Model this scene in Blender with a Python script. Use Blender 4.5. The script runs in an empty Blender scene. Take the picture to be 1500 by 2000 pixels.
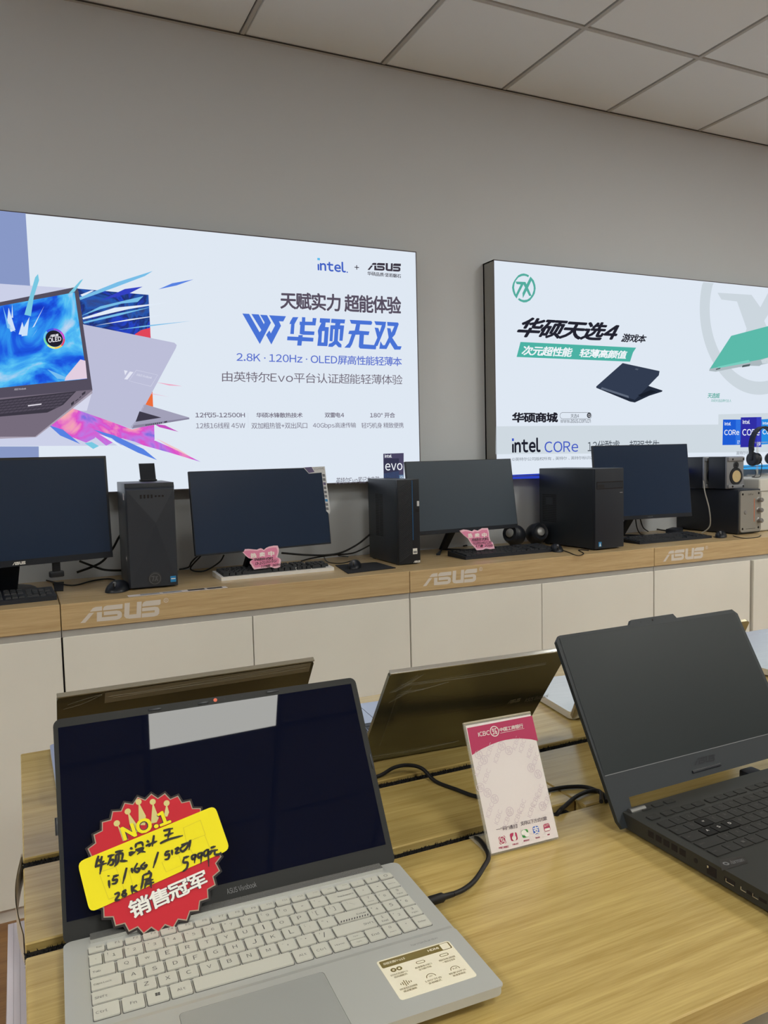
import bpy, bmesh, math, random
from mathutils import Vector, Matrix
random.seed(7)
C = bpy.context.scene.collection
S = bpy.context.scene

# ------------------------------------------------------------------ camera, light, exposure
CAM_H = 1.387
cam_d = bpy.data.cameras.new('camera'); cam = bpy.data.objects.new('camera', cam_d); C.objects.link(cam)
cam_d.sensor_fit = 'VERTICAL'; cam_d.sensor_height = 36.0; cam_d.lens = 1524.57/2000*36.0
cam_d.clip_start = 0.02
YAW, PITCH, ROLL = 0.4402, 0.0742, -0.0234
fwd = Vector((math.sin(YAW)*math.cos(PITCH), math.cos(YAW)*math.cos(PITCH), -math.sin(PITCH)))
rgt = Vector((math.cos(YAW), -math.sin(YAW), 0)); upv = rgt.cross(fwd)
r2 = rgt*math.cos(ROLL)+upv*math.sin(ROLL); u2 = upv*math.cos(ROLL)-rgt*math.sin(ROLL)
M = Matrix((r2, u2, -fwd)).transposed().to_4x4(); M.translation = (0, 0, CAM_H)
cam.matrix_world = M
S.camera = cam
S.view_settings.view_transform = 'Standard'; S.view_settings.look = 'None'
S.view_settings.gamma = 1; S.view_settings.exposure = 0.0; S.view_settings.use_curve_mapping = False
S.cycles.use_denoising = True
S.cycles.max_bounces = 8; S.cycles.diffuse_bounces = 5
S.cycles.sample_clamp_indirect = 4.0
W = bpy.data.worlds.new('world'); S.world = W; W.use_nodes = True
W.node_tree.nodes['Background'].inputs[0].default_value = (.8, .85, .9, 1)
W.node_tree.nodes['Background'].inputs[1].default_value = 0.05
PANEL = 25.0         # radiance of a ceiling lamp diffuser
PANEL_RGB = (.99, .985, .915)
PANELS = [(.579, -.807), (2.979, -.807), (-1.821, -.807), (.579, -2.607), (2.979, -2.607), (2.979, .993), (-1.821, .993), (5.379, .993), (5.379, -.807)]  # panels left, far right and behind the camera are unseen, added for brightness
BOX = 1.0            # radiance of the lit prints

# ------------------------------------------------------------------ materials
def lin(c):
    return tuple(((v/255)/12.92 if v/255 <= .04045 else ((v/255+.055)/1.055)**2.4) for v in c[:3])+(1,)
MATS = {}
def mat(name, rgb, rough=.5, metal=0, spec=.5, coat=0, bump=0, bscale=200, var=0, vscale=8, trans=0, ior=1.45):
    if name in MATS: return MATS[name]
    m = bpy.data.materials.new(name); m.use_nodes = True; nt = m.node_tree; b = nt.nodes['Principled BSDF']
    b.inputs['Base Color'].default_value = lin(rgb); b.inputs['Roughness'].default_value = rough
    b.inputs['Metallic'].default_value = metal; b.inputs['Specular IOR Level'].default_value = spec
    b.inputs['Coat Weight'].default_value = coat; b.inputs['IOR'].default_value = ior
    b.inputs['Transmission Weight'].default_value = trans
    if var or bump:
        tc = nt.nodes.new('ShaderNodeTexCoord'); nz = nt.nodes.new('ShaderNodeTexNoise')
        nt.links.new(tc.outputs['Object'], nz.inputs['Vector'])
    if var:
        nz.inputs['Scale'].default_value = vscale; nz.inputs['Detail'].default_value = 5
        rp = nt.nodes.new('ShaderNodeValToRGB'); c = lin(rgb)
        rp.color_ramp.elements[0].position = .3; rp.color_ramp.elements[1].position = .7
        rp.color_ramp.elements[0].color = tuple(v*(1-var) for v in c[:3])+(1,)
        rp.color_ramp.elements[1].color = tuple(min(1, v*(1+var)) for v in c[:3])+(1,)
        nt.links.new(nz.outputs['Fac'], rp.inputs['Fac']); nt.links.new(rp.outputs['Color'], b.inputs['Base Color'])
    if bump:
        n2 = nt.nodes.new('ShaderNodeTexNoise'); n2.inputs['Scale'].default_value = bscale
        nt.links.new(tc.outputs['Object'], n2.inputs['Vector'])
        bp = nt.nodes.new('ShaderNodeBump'); bp.inputs['Strength'].default_value = bump; bp.inputs['Distance'].default_value = .002
        nt.links.new(n2.outputs['Fac'], bp.inputs['Height']); nt.links.new(bp.outputs['Normal'], b.inputs['Normal'])
    MATS[name] = m; return m
def em(name, rgb, k=1.0):
    if name in MATS: return MATS[name]
    m = bpy.data.materials.new(name); m.use_nodes = True; nt = m.node_tree; nt.nodes.remove(nt.nodes['Principled BSDF'])
    e = nt.nodes.new('ShaderNodeEmission'); e.inputs[0].default_value = lin(rgb); e.inputs[1].default_value = k
    nt.links.new(e.outputs[0], nt.nodes['Material Output'].inputs[0]); MATS[name] = m; return m
def ink(rgb):                      # printed ink on a backlit sheet
    return em('backlit_ink_%d_%d_%d' % tuple(rgb), rgb, BOX)
def art(name, stops, scale, dist=2.0, stretch=(1, 1, 1)):     # backlit printed artwork: a marbled picture
    m = em(name, (0, 0, 0), BOX); nt = m.node_tree; e = nt.nodes['Emission']
    tc = nt.nodes.new('ShaderNodeTexCoord'); mp = nt.nodes.new('ShaderNodeMapping'); mp.inputs['Scale'].default_value = stretch
    nz = nt.nodes.new('ShaderNodeTexNoise'); nz.inputs['Scale'].default_value = scale; nz.inputs['Detail'].default_value = 6
    nz.inputs['Distortion'].default_value = dist
    rp = nt.nodes.new('ShaderNodeValToRGB'); el = rp.color_ramp.elements
    while len(el) < len(stops): el.new(.5)
    for k, (p, c) in enumerate(stops): el[k].position = p; el[k].color = lin(c)
    nt.links.new(tc.outputs['Object'], mp.inputs[0]); nt.links.new(mp.outputs[0], nz.inputs['Vector'])
    nt.links.new(nz.outputs['Fac'], rp.inputs['Fac']); nt.links.new(rp.outputs['Color'], e.inputs[0]); return m
def wood(name, lo, hi, rough=.35, grain=(1.2, 26, 26), coat=0, spec=.5):
    m = mat(name, hi, rough, coat=coat, spec=spec); nt = m.node_tree; b = nt.nodes['Principled BSDF']
    tc = nt.nodes.new('ShaderNodeTexCoord'); mp = nt.nodes.new('ShaderNodeMapping'); mp.inputs['Scale'].default_value = grain
    nt.links.new(tc.outputs['Object'], mp.inputs[0])
    n1 = nt.nodes.new('ShaderNodeTexNoise'); n1.inputs['Scale'].default_value = 2.2; n1.inputs['Detail'].default_value = 7
    n1.inputs['Roughness'].default_value = .62; n1.inputs['Distortion'].default_value = .35
    n2 = nt.nodes.new('ShaderNodeTexNoise'); n2.inputs['Scale'].default_value = 14; n2.inputs['Detail'].default_value = 3
    for n in (n1, n2): nt.links.new(mp.outputs[0], n.inputs['Vector'])
    mx = nt.nodes.new('ShaderNodeMath'); mx.operation = 'MULTIPLY_ADD'; mx.inputs[1].default_value = .35
    nt.links.new(n2.outputs['Fac'], mx.inputs[0])
    m1 = nt.nodes.new('ShaderNodeMath'); m1.operation = 'MULTIPLY'; m1.inputs[1].default_value = .65
    nt.links.new(n1.outputs['Fac'], m1.inputs[0]); nt.links.new(m1.outputs[0], mx.inputs[2])
    rp = nt.nodes.new('ShaderNodeValToRGB'); rp.color_ramp.elements[0].position = .34; rp.color_ramp.elements[1].position = .62
    rp.color_ramp.elements[0].color = lin(lo); rp.color_ramp.elements[1].color = lin(hi)
    nt.links.new(mx.outputs[0], rp.inputs[0]); nt.links.new(rp.outputs[0], b.inputs['Base Color'])
    bp = nt.nodes.new('ShaderNodeBump'); bp.inputs['Strength'].default_value = .08; bp.inputs['Distance'].default_value = .001
    nt.links.new(n2.outputs['Fac'], bp.inputs['Height']); nt.links.new(bp.outputs['Normal'], b.inputs['Normal'])
    return m
def film(name, rgb, rough, metal=0, scale=30, strength=.5, stretch=(1, 1, 1), coat=0):   # crinkled plastic wrap
    m = mat(name, rgb, rough, metal=metal, coat=coat); nt = m.node_tree; b = nt.nodes['Principled BSDF']
    tc = nt.nodes.new('ShaderNodeTexCoord'); mp = nt.nodes.new('ShaderNodeMapping'); mp.inputs['Scale'].default_value = stretch
    nz = nt.nodes.new('ShaderNodeTexNoise'); nz.inputs['Scale'].default_value = scale; nz.inputs['Distortion'].default_value = 1.5
    bp = nt.nodes.new('ShaderNodeBump'); bp.inputs['Strength'].default_value = strength; bp.inputs['Distance'].default_value = .004
    nt.links.new(tc.outputs['Object'], mp.inputs[0]); nt.links.new(mp.outputs[0], nz.inputs['Vector'])
    nt.links.new(nz.outputs['Fac'], bp.inputs['Height']); nt.links.new(bp.outputs['Normal'], b.inputs['Normal']); return m

WALL = mat('wall_paint', (204, 208, 212), .9, bump=.05, bscale=300, spec=.2)
TILE = mat('ceiling_tile', (240, 247, 250), .9, bump=.05, bscale=400, spec=.2)
BAR = mat('ceiling_bar', (190, 190, 186), .6)
REVEAL = mat('ceiling_reveal', (70, 68, 66), .9)
FLOORM = wood('floor_wood', (122, 84, 50), (150, 112, 72), .35, (1.0, 14, 14))
OAK = wood('counter_oak', (180, 152, 108), (206, 180, 136), .26, (1.1, 36, 36))
OAKT = wood('table_oak', (166, 140, 79), (197, 173, 110), .2, (1.3, 34, 34), spec=.75)
OAKE = wood('oak_edge', (150, 112, 60), (188, 148, 88), .45, (1.3, 30, 30))
WHITE = mat('cabinet_white', (232, 230, 220), .42, var=.03, vscale=2)
WHITE2 = mat('plinth_white', (222, 218, 210), .5)
ALU = mat('recess_grey', (170, 168, 162), .45)
DARK = mat('joint_dark', (26, 20, 20), .8)
LOGOW = mat('logo_vinyl', (214, 206, 194), .5)
FRAME = mat('light_box_frame', (150, 149, 145), .5)
EDGE = mat('light_box_edge', (88, 78, 84), .5)
BLACK = mat('black_plastic', (34, 38, 46), .45, spec=.4)
BLACK2 = mat('black_satin', (27, 30, 36), .35, spec=.4)
CASE = mat('black_case', (38, 43, 50), .38, bump=.05, bscale=900, spec=.45)
SCREENM = mat('matte_screen', (26, 43, 68), .25, spec=.4)
SCREENG = mat('glossy_screen', (8, 13, 32), .015, spec=.22)
GREY = mat('grey_plastic', (120, 121, 124), .4)
WIRE = mat('black_cable', (22, 21, 22), .5, spec=.35)
SILVER = mat('silver_aluminium', (193, 195, 191), .45, metal=.35, spec=.5, bump=.02, bscale=2500)
SILVERB = mat('silver_bright', (206, 206, 202), .22, metal=.8)
KEYS = mat('silver_key', (196, 196, 186), .5, spec=.4)
KEYSHADE = mat('key_gap_shade', (92, 92, 90), .7)  # shadow around the silver keys, put into a dark colour
LEG = mat('key_print', (84, 84, 84), .7)
BEZEL = mat('bezel_grey', (33, 34, 33), .5, spec=.3)
TUF = mat('gunmetal', (56, 57, 55), .45, metal=.35, spec=.4, bump=.03, bscale=1500)
TUFB = mat('gunmetal_bezel', (40, 45, 49), .5, spec=.4)
TUFS = mat('grey_matte_screen', (27, 34, 36), .38, spec=.3)
KEYD = mat('dark_key', (44, 44, 43), .55, spec=.35)
LEGD = mat('dark_key_print', (84, 84, 82), .6)
PRINTW = mat('white_print', (232, 230, 224), .5)
PRINTK = mat('black_print', (28, 26, 28), .6)
RED = mat('red_card', (196, 44, 56), .55, spec=.15)
YELL = mat('yellow_card', (240, 226, 40), .6, spec=.12)
PINK = mat('pink_card', (232, 140, 178), .5)
PINKL = mat('pale_pink_card', (246, 196, 214), .5)
MAG = mat('magenta_print', (176, 44, 88), .45)
PAPER = mat('white_paper', (224, 216, 214), .5)
PALE = mat('pale_print', (206, 192, 198), .5)
def clear(name, rgb, solid):         # thin clear plastic: light passes through, with a glossy skin
    m = mat(name, rgb, .06, spec=.6); nt = m.node_tree; t = nt.nodes.new('ShaderNodeBsdfTransparent'); x = nt.nodes.new('ShaderNodeMixShader')
    x.inputs[0].default_value = solid; nt.links.new(t.outputs[0], x.inputs[1]); nt.links.new(nt.nodes['Principled BSDF'].outputs[0], x.inputs[2])
    nt.links.new(x.outputs[0], nt.nodes['Material Output'].inputs[0]); return m
ACRYL = clear('clear_acrylic', (226, 222, 208), .22)
CLEAR = clear('clear_film', (214, 210, 190), .14)
BLUEST = mat('blue_sticker', (40, 130, 190), .4)

# ------------------------------------------------------------------ mesh builder
def lerp2(q, u, v):                # q: TL,TR,BR,BL  u right 0..1, v up 0..1
    tl, tr, br, bl = q
    t = tuple(tl[i]+(tr[i]-tl[i])*u for i in (0, 1)); b = tuple(bl[i]+(br[i]-bl[i])*u for i in (0, 1))
    return tuple(b[i]+(t[i]-b[i])*v for i in (0, 1))
def quad(p):
    if len(p) == 4: return p
    (a, b), (c, d) = p
    return [(a, b), (c, b), (c, d), (a, d)]
def rr(x0, y0, x1, y1, r, n=5):
    out = []
    for cx, cy, a0 in ((x1-r, y1-r, 0), (x0+r, y1-r, 90), (x0+r, y0+r, 180), (x1-r, y0+r, 270)):
        for k in range(n+1):
            a = math.radians(a0+90*k/n); out.append((cx+r*math.cos(a), cy+r*math.sin(a)))
    return out
def XZ(y):
    f = lambda u, v: (u, y, v); f.n = (0, -1, 0); return f
def XY(z):
    f = lambda u, v: (u, v, z); f.n = (0, 0, 1); return f
TEXT = {}; CHAR = {}
def char(ch):                       # one letter shape: verts, faces, x range
    if ch not in CHAR:
        cu = bpy.data.curves.new('lettering', 'FONT'); cu.body = chr(ord(ch)+0xFEE0) if 33 <= ord(ch) <= 126 and ch not in '-/I+' else ch; cu.resolution_u = 3
        ob = bpy.data.objects.new('lettering', cu); me = bpy.data.meshes.new_from_object(ob)
        vs = [(v.co.x, v.co.y) for v in me.vertices]; fs = [tuple(p.vertices) for p in me.polygons]
        bpy.data.objects.remove(ob); bpy.data.curves.remove(cu); bpy.data.meshes.remove(me)
        xs_ = [v[0] for v in vs] or [0, .3]; CHAR[ch] = (vs, fs, min(xs_), max(xs_))
    return CHAR[ch]
def glyphs(txt, bold=0, shear=0, space=1.0, hand=0):
    key = (txt, bold, shear, space, hand)
    if key not in TEXT:
        V, F = [], []; x = 0; rnd = random.Random(len(txt)*7+ord(txt[0]))
        em_ = char('国'); CJK = (em_[3]-em_[2])*1.13
        for ch in txt:
            if ch == ' ': x += .26*CJK; continue
            vs, fs, a, b = char(ch); wide = ord(ch) > 0x2E80
            if hand:
                r, sx, dy = rnd.uniform(-hand, hand), rnd.uniform(.85, 1.12), rnd.uniform(-.06, .06); cx = (a+b)/2
                vs = [(cx+((p-cx)*math.cos(r)-(q-.4)*math.sin(r))*sx, .4+dy+((p-cx)*math.sin(r)*1.2+(q-.4)*math.cos(r))*rnd.choice((1, 1))) for p, q in vs]
            dx = x+(CJK-(b-a))/2-a if wide else x+.045*CJK-a
            o = len(V); V += [(p+dx, q) for p, q in vs]; F += [tuple(i+o for i in f) for f in fs]
            x += (CJK*.94 if hand else CJK)*space if wide else (b-a)+.09*CJK*space+bold
        if shear: V = [(p+shear*q, q) for p, q in V]
        if bold:                   # a heavier stroke: the same outline laid down in a small ring of positions
            n = len(V); V0, F0 = V, F; V, F = [], []
            for k in range(8):
                dx, dy = bold*math.cos(k*math.pi/4), bold*math.sin(k*math.pi/4)
                F += [tuple(i+len(V) for i in f) for f in F0]; V += [(p+dx, q+dy) for p, q in V0]
        x0 = min(v[0] for v in V); x1 = max(v[0] for v in V); y0 = min(v[1] for v in V); y1 = max(v[1] for v in V)
        TEXT[key] = ([((a-x0)/(x1-x0), (b-y0)/(y1-y0)) for a, b in V], F, (x1-x0)/(y1-y0))
    return TEXT[key]
LOGO = [[(0, 0), (.06, 0), (.165, .60), (.105, .60)], [(.115, .68), (.15, .90), (.185, .95), (.262, .95), (.262, .68)],
        [(.2, 0), (.262, 0), (.262, .60), (.2, .60)],
        [(.262, 0), (.44, 0), (.485, .05), (.51, .16), (.51, .42), (.485, .55), (.44, .60), (.285, .60), (.285, .36), (.455, .36), (.455, .25), (.262, .25)],
        [(.275, .68), (.275, .80), (.29, .92), (.32, .97), (.515, .97), (.515, .68)],
        [(.54, .18), (.565, .05), (.61, 0), (.7, 0), (.755, 0), (.755, 1), (.695, 1), (.695, .25), (.605, .25), (.605, 1), (.54, 1)],
        [(.765, 0), (.93, 0), (.97, .05), (.99, .16), (.99, .42), (.97, .55), (.93, .60), (.765, .60), (.765, .38), (.93, .38), (.93, .25), (.765, .25)],
        [(.765, .68), (.765, .82), (.78, .95), (.81, 1), (1, 1), (1, .72), (.98, .68)]]
class MB:
    def __init__(s): s.v = []; s.f = []; s.m = []; s.round = False
    def add(s, vs, fs, m=0):
        o = len(s.v); s.v += [tuple(v) for v in vs]; s.f += [tuple(i+o for i in f) for f in fs]; s.m += [m]*len(fs); return s
    def box(s, x0, x1, y0, y1, z0, z1, m=0, bev=0, seg=2, T=None):
        bm = bmesh.new(); bmesh.ops.create_cube(bm, size=1)
        for v in bm.verts: v.co = Vector((x0+(x1-x0)*(v.co.x+.5), y0+(y1-y0)*(v.co.y+.5), z0+(z1-z0)*(v.co.z+.5)))
        if bev: s.round = True; bmesh.ops.bevel(bm, geom=bm.edges[:], offset=bev, segments=seg, profile=.6, affect='EDGES')
        if T: bmesh.ops.transform(bm, matrix=T, verts=bm.verts[:])
        bm.verts.index_update(); s.add([v.co for v in bm.verts], [[v.index for v in f.verts] for f in bm.faces], m); bm.free(); return s
    def prism(s, pts, a, b, axis='y', m=0, cap=None):
        f = {'x': lambda p, t: (t, p[0], p[1]), 'y': lambda p, t: (p[0], t, p[1]), 'z': lambda p, t: (p[0], p[1], t)}[axis]
        s.round = s.round or len(pts) > 12; n = len(pts); s.add([f(p, a) for p in pts]+[f(p, b) for p in pts], [[i, (i+1) % n, n+(i+1) % n, n+i] for i in range(n)], m)
        s.add([f(p, a) for p in pts], [range(n)], m if cap is None else cap); s.add([f(p, b) for p in pts], [range(n)], m if cap is None else cap); return s
    def flat(s, pts, fm, m=0): return s.add([fm(*p) for p in pts], [range(len(pts))], m)
    def ring(s, outer, inner, fm, m=0):
        n = len(outer); return s.add([fm(*p) for p in outer]+[fm(*p) for p in inner], [[i, (i+1) % n, n+(i+1) % n, n+i] for i in range(n)], m)
    def text(s, txt, q, fm, m=0, bold=0, shear=0, space=1.0, hand=0, keep=False):
        vs, fs, asp = glyphs(txt, bold, shear, space, hand); q = quad(q)
        if keep:                   # keep the letters' own proportions inside the box
            (xa, yb), (xb, ya) = (min(p[0] for p in q), max(p[1] for p in q)), (max(p[0] for p in q), min(p[1] for p in q)); w = min(xb-xa, asp*(yb-ya)); h = w/asp
            cx, cy = (xa+xb)/2, (ya+yb)/2; q = [(cx-w/2, cy+h/2), (cx+w/2, cy+h/2), (cx+w/2, cy-h/2), (cx-w/2, cy-h/2)]
        P = [fm(*lerp2(q, *v)) for v in vs]
        if bold and hasattr(fm, 'n'):      # the strokes lie on one another like coats of ink
            n = len(P)//8; P = [tuple(p[i]+fm.n[i]*2.5e-5*(k//n) for i in (0, 1, 2)) for k, p in enumerate(P)]
        return s.add(P, fs, m)
    def logo(s, q, fm, m=0):
        q = quad(q)
        for p in LOGO: s.add([fm(*lerp2(q, *v)) for v in p], [range(len(p))], m)
        return s
    def stroke(s, q, w, fm, m=0, sub=5):        # a pen stroke: a flat ribbon that thins towards its end
        P = [Vector(p) for p in q]; Q = []
        for i in range(len(P)-1):
            a, b, c, d = P[max(i-1, 0)], P[i], P[i+1], P[min(i+2, len(P)-1)]
            for k in range(sub): t = k/sub; Q.append(.5*((2*b)+(c-a)*t+(2*a-5*b+4*c-d)*t*t+(3*b-a-3*c+d)*t**3))
        Q.append(P[-1]); vs = []; n = len(Q)
        for i, p in enumerate(Q):
            t = (Q[min(i+1, n-1)]-Q[max(i-1, 0)]).normalized(); k = w*(.75+.45*math.sin(math.pi*(i+1)/(n+1)))*(1 if i < n-2 else .6)
            vs += [fm(p.x-t.y*k, p.y+t.x*k), fm(p.x+t.y*k, p.y-t.x*k)]
        return s.add(vs, [[2*i, 2*i+1, 2*i+3, 2*i+2] for i in range(n-1)], m)
    def tube(s, pts, r, m=0, seg=8, sub=6):
        s.round = True; P = [Vector(p) for p in pts]; Q = []
        for i in range(len(P)-1):
            a, b, c, d = P[max(i-1, 0)], P[i], P[i+1], P[min(i+2, len(P)-1)]
            for k in range(sub):
                t = k/sub; Q.append(.5*((2*b)+(c-a)*t+(2*a-5*b+4*c-d)*t*t+(3*b-a-3*c+d)*t**3))
        Q.append(P[-1]); vs = []; N = None
        for i, q in enumerate(Q):
            t = (Q[min(i+1, len(Q)-1)]-Q[max(i-1, 0)]).normalized()
            if N is None: N = t.orthogonal().normalized()
            N = (N-t*N.dot(t)).normalized(); B = t.cross(N)
            vs += [q+(N*math.cos(2*math.pi*k/seg)+B*math.sin(2*math.pi*k/seg))*r for k in range(seg)]
        fs = [[i*seg+k, i*seg+(k+1) % seg, (i+1)*seg+(k+1) % seg, (i+1)*seg+k] for i in range(len(Q)-1) for k in range(seg)]
        fs += [list(range(seg))[::-1], [(len(Q)-1)*seg+k for k in range(seg)]]; return s.add(vs, fs, m)
    def lathe(s, prof, c, axis='z', m=0, seg=28, T=None):   # prof: (radius, height)
        s.round = True; vs = []
        for r, h in prof:
            for k in range(seg):
                a = 2*math.pi*k/seg; x, y = r*math.cos(a), r*math.sin(a)
                p = {'z': (x, y, h), 'y': (x, h, y), 'x': (h, x, y)}[axis]; vs.append(Vector(p)+Vector(c))
        if T: vs = [T @ v for v in vs]
        n = len(prof); fs = [[i*seg+k, i*seg+(k+1) % seg, (i+1)*seg+(k+1) % seg, (i+1)*seg+k] for i in range(n-1) for k in range(seg)]
        fs += [range(seg), [(n-1)*seg+k for k in range(seg)]]; return s.add(vs, fs, m)
    def grid(s, n, mm, fn, m=0, thick=None):
        s.round = True; vs = [fn(i/n, j/mm) for j in range(mm+1) for i in range(n+1)]
        return s.add(vs, [[j*(n+1)+i, j*(n+1)+i+1, (j+1)*(n+1)+i+1, (j+1)*(n+1)+i] for j in range(mm) for i in range(n)], m)
    def build(s, name, mats, parent=None, world=False, loc=None, rot=None, label=None, smooth=True):
        if not isinstance(mats, (list, tuple)): mats = [mats]
        vs = s.v
        if world and parent is not None:
            inv = WM[parent.name].inverted(); vs = [inv @ Vector(v) for v in vs]
        me = bpy.data.meshes.new(name); me.from_pydata([tuple(v) for v in vs], [], [list(f) for f in s.f])
        for mm in mats: me.materials.append(mm)
        me.polygons.foreach_set('material_index', s.m)
        bm = bmesh.new(); bm.from_mesh(me); bmesh.ops.remove_doubles(bm, verts=bm.verts[:], dist=1e-6)
        bmesh.ops.recalc_face_normals(bm, faces=bm.faces[:]); bm.to_mesh(me); bm.free()
        if smooth and s.round:
            me.polygons.foreach_set('use_smooth', [True]*len(me.polygons)); me.set_sharp_from_angle(angle=math.radians(35))
        me.update()
        o = bpy.data.objects.new(name, me); C.objects.link(o)
        if parent is not None: o.parent = parent
        if loc: o.location = loc
        if rot: o.rotation_euler = rot
        L = Matrix.Translation(loc or (0, 0, 0)) @ (Matrix() if not rot else (Matrix.Rotation(rot[2], 4, 'Z') @ Matrix.Rotation(rot[1], 4, 'Y') @ Matrix.Rotation(rot[0], 4, 'X')))
        WM[o.name] = (WM[parent.name] if parent is not None else Matrix()) @ L
        if label: o['label'] = label
        return o
WM = {}
def thing(name, label, cat, loc=(0, 0, 0), rz=0, group=None):
    o = bpy.data.objects.new(name, None); C.objects.link(o); o.location = loc; o.rotation_euler = (0, 0, rz)
    o.empty_display_size = .05
    WM[o.name] = Matrix.Translation(loc) @ Matrix.Rotation(rz, 4, 'Z')
    o['label'] = label; o['category'] = cat
    if group: o['group'] = group
    return o
def tag(o, label, cat, group=None, kind=None):
    o['label'] = label; o['category'] = cat
    if group: o['group'] = group
    if kind: o['kind'] = kind
    return o
def struct(o, kind='structure'): o['kind'] = kind; return o
def hinge(name, parent, loc, rx, rz=0):        # a part that is an Empty turning on a hinge is avoided: returns the matrix only
    return loc, (rx, 0, rz)

# ------------------------------------------------------------------ room
X0, X1, Y0, Y1, ZC = -3.0, 6.6, -4.2, 3.06, 3.006
struct(MB().box(X0, X1, Y0, Y1, -.1, 0).build('floor', FLOORM))
struct(MB().box(X0-.1, X1+.1, Y1, Y1+.1, -.1, ZC+.12).build('wall_back', WALL))
struct(MB().box(X0-.1, X0, Y0, Y1, -.1, ZC+.12).build('wall_left', WALL))
struct(MB().box(X1, X1+.1, Y0, Y1, -.1, ZC+.12).build('wall_right', WALL))
struct(MB().box(X0-.1, X1+.1, Y0-.1, Y0, -.1, ZC+.12).build('wall_front', WALL))
ce = MB().box(X0, X1, Y0, Y1, ZC+.012, ZC+.1, 1)
GX, GY = .879, 2.493
xs = [GX+.6*i for i in range(-8, 12)]; ys = [GY+.6*j for j in range(-13, 3)]
def in_panel(x, y): return any(abs(x-px) < .3 and abs(y-py) < .3 for px, py in PANELS)
for x in xs:
    for y in ys:
        a, b, c, d = max(x, X0), min(x+.6, X1), max(y, Y0), min(y+.6, Y1)
        if b-a < .02 or d-c < .02 or in_panel((a+b)/2, (c+d)/2): continue
        ce.box(a+.012, b-.012, c+.012, d-.012, ZC+.003, ZC+.02, 0, .003, 1)
struct(ce.build('ceiling', [TILE, REVEAL]))
tb = MB()
for x in xs:
    if X0 < x < X1: tb.box(x-.0075, x+.0075, Y0, Y1, ZC, ZC+.016)
for y in ys:
    if Y0 < y < Y1: tb.box(X0, X1, y-.0075, y+.0075, ZC+.0003, ZC+.016)
struct(tb.build('trim_1', BAR, smooth=False))
struct(MB().box(X0, X1, Y1-.016, Y1, ZC-.002, ZC+.012, 0).box(X0, X1, Y1-.018, Y1-.016, ZC-.003, ZC+.002, 1).build('trim_2', [BAR, REVEAL], smooth=False))
PLIT = em('lamp_diffuser', (255, 255, 255), PANEL)
PLIT.node_tree.nodes['Emission'].inputs[0].default_value = PANEL_RGB+(1,)
place = ["mirrored in the silver laptop's screen", 'above the right end of the oak table', 'above the floor left of the oak table, unseen and added for brightness', 'behind the camera in line with the mirrored one, unseen and added for brightness', 'behind the camera at the right, unseen and added for brightness',
         'nearest the right light box', 'nearest the left end of the counter, unseen and added for brightness', 'far right beyond the white storage box, unseen and added for brightness', 'far right behind the oak table, unseen and added for brightness']
for k, (px, py) in enumerate(PANELS):
    t = thing('ceiling_light', 'square white flush ceiling lamp panel '+place[k], 'ceiling light', (px, py, ZC-.004), 0, 'lamp panels in the ceiling grid')
    MB().box(-.285, .285, -.285, .285, .004, .012).build('diffuser', PLIT, t)
    MB().ring([(-.3, -.3), (.3, -.3), (.3, .3), (-.3, .3)], [(-.284, -.284), (.284, -.284), (.284, .284), (-.284, .284)], XY(.002)).build('frame', BAR, t)

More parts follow.
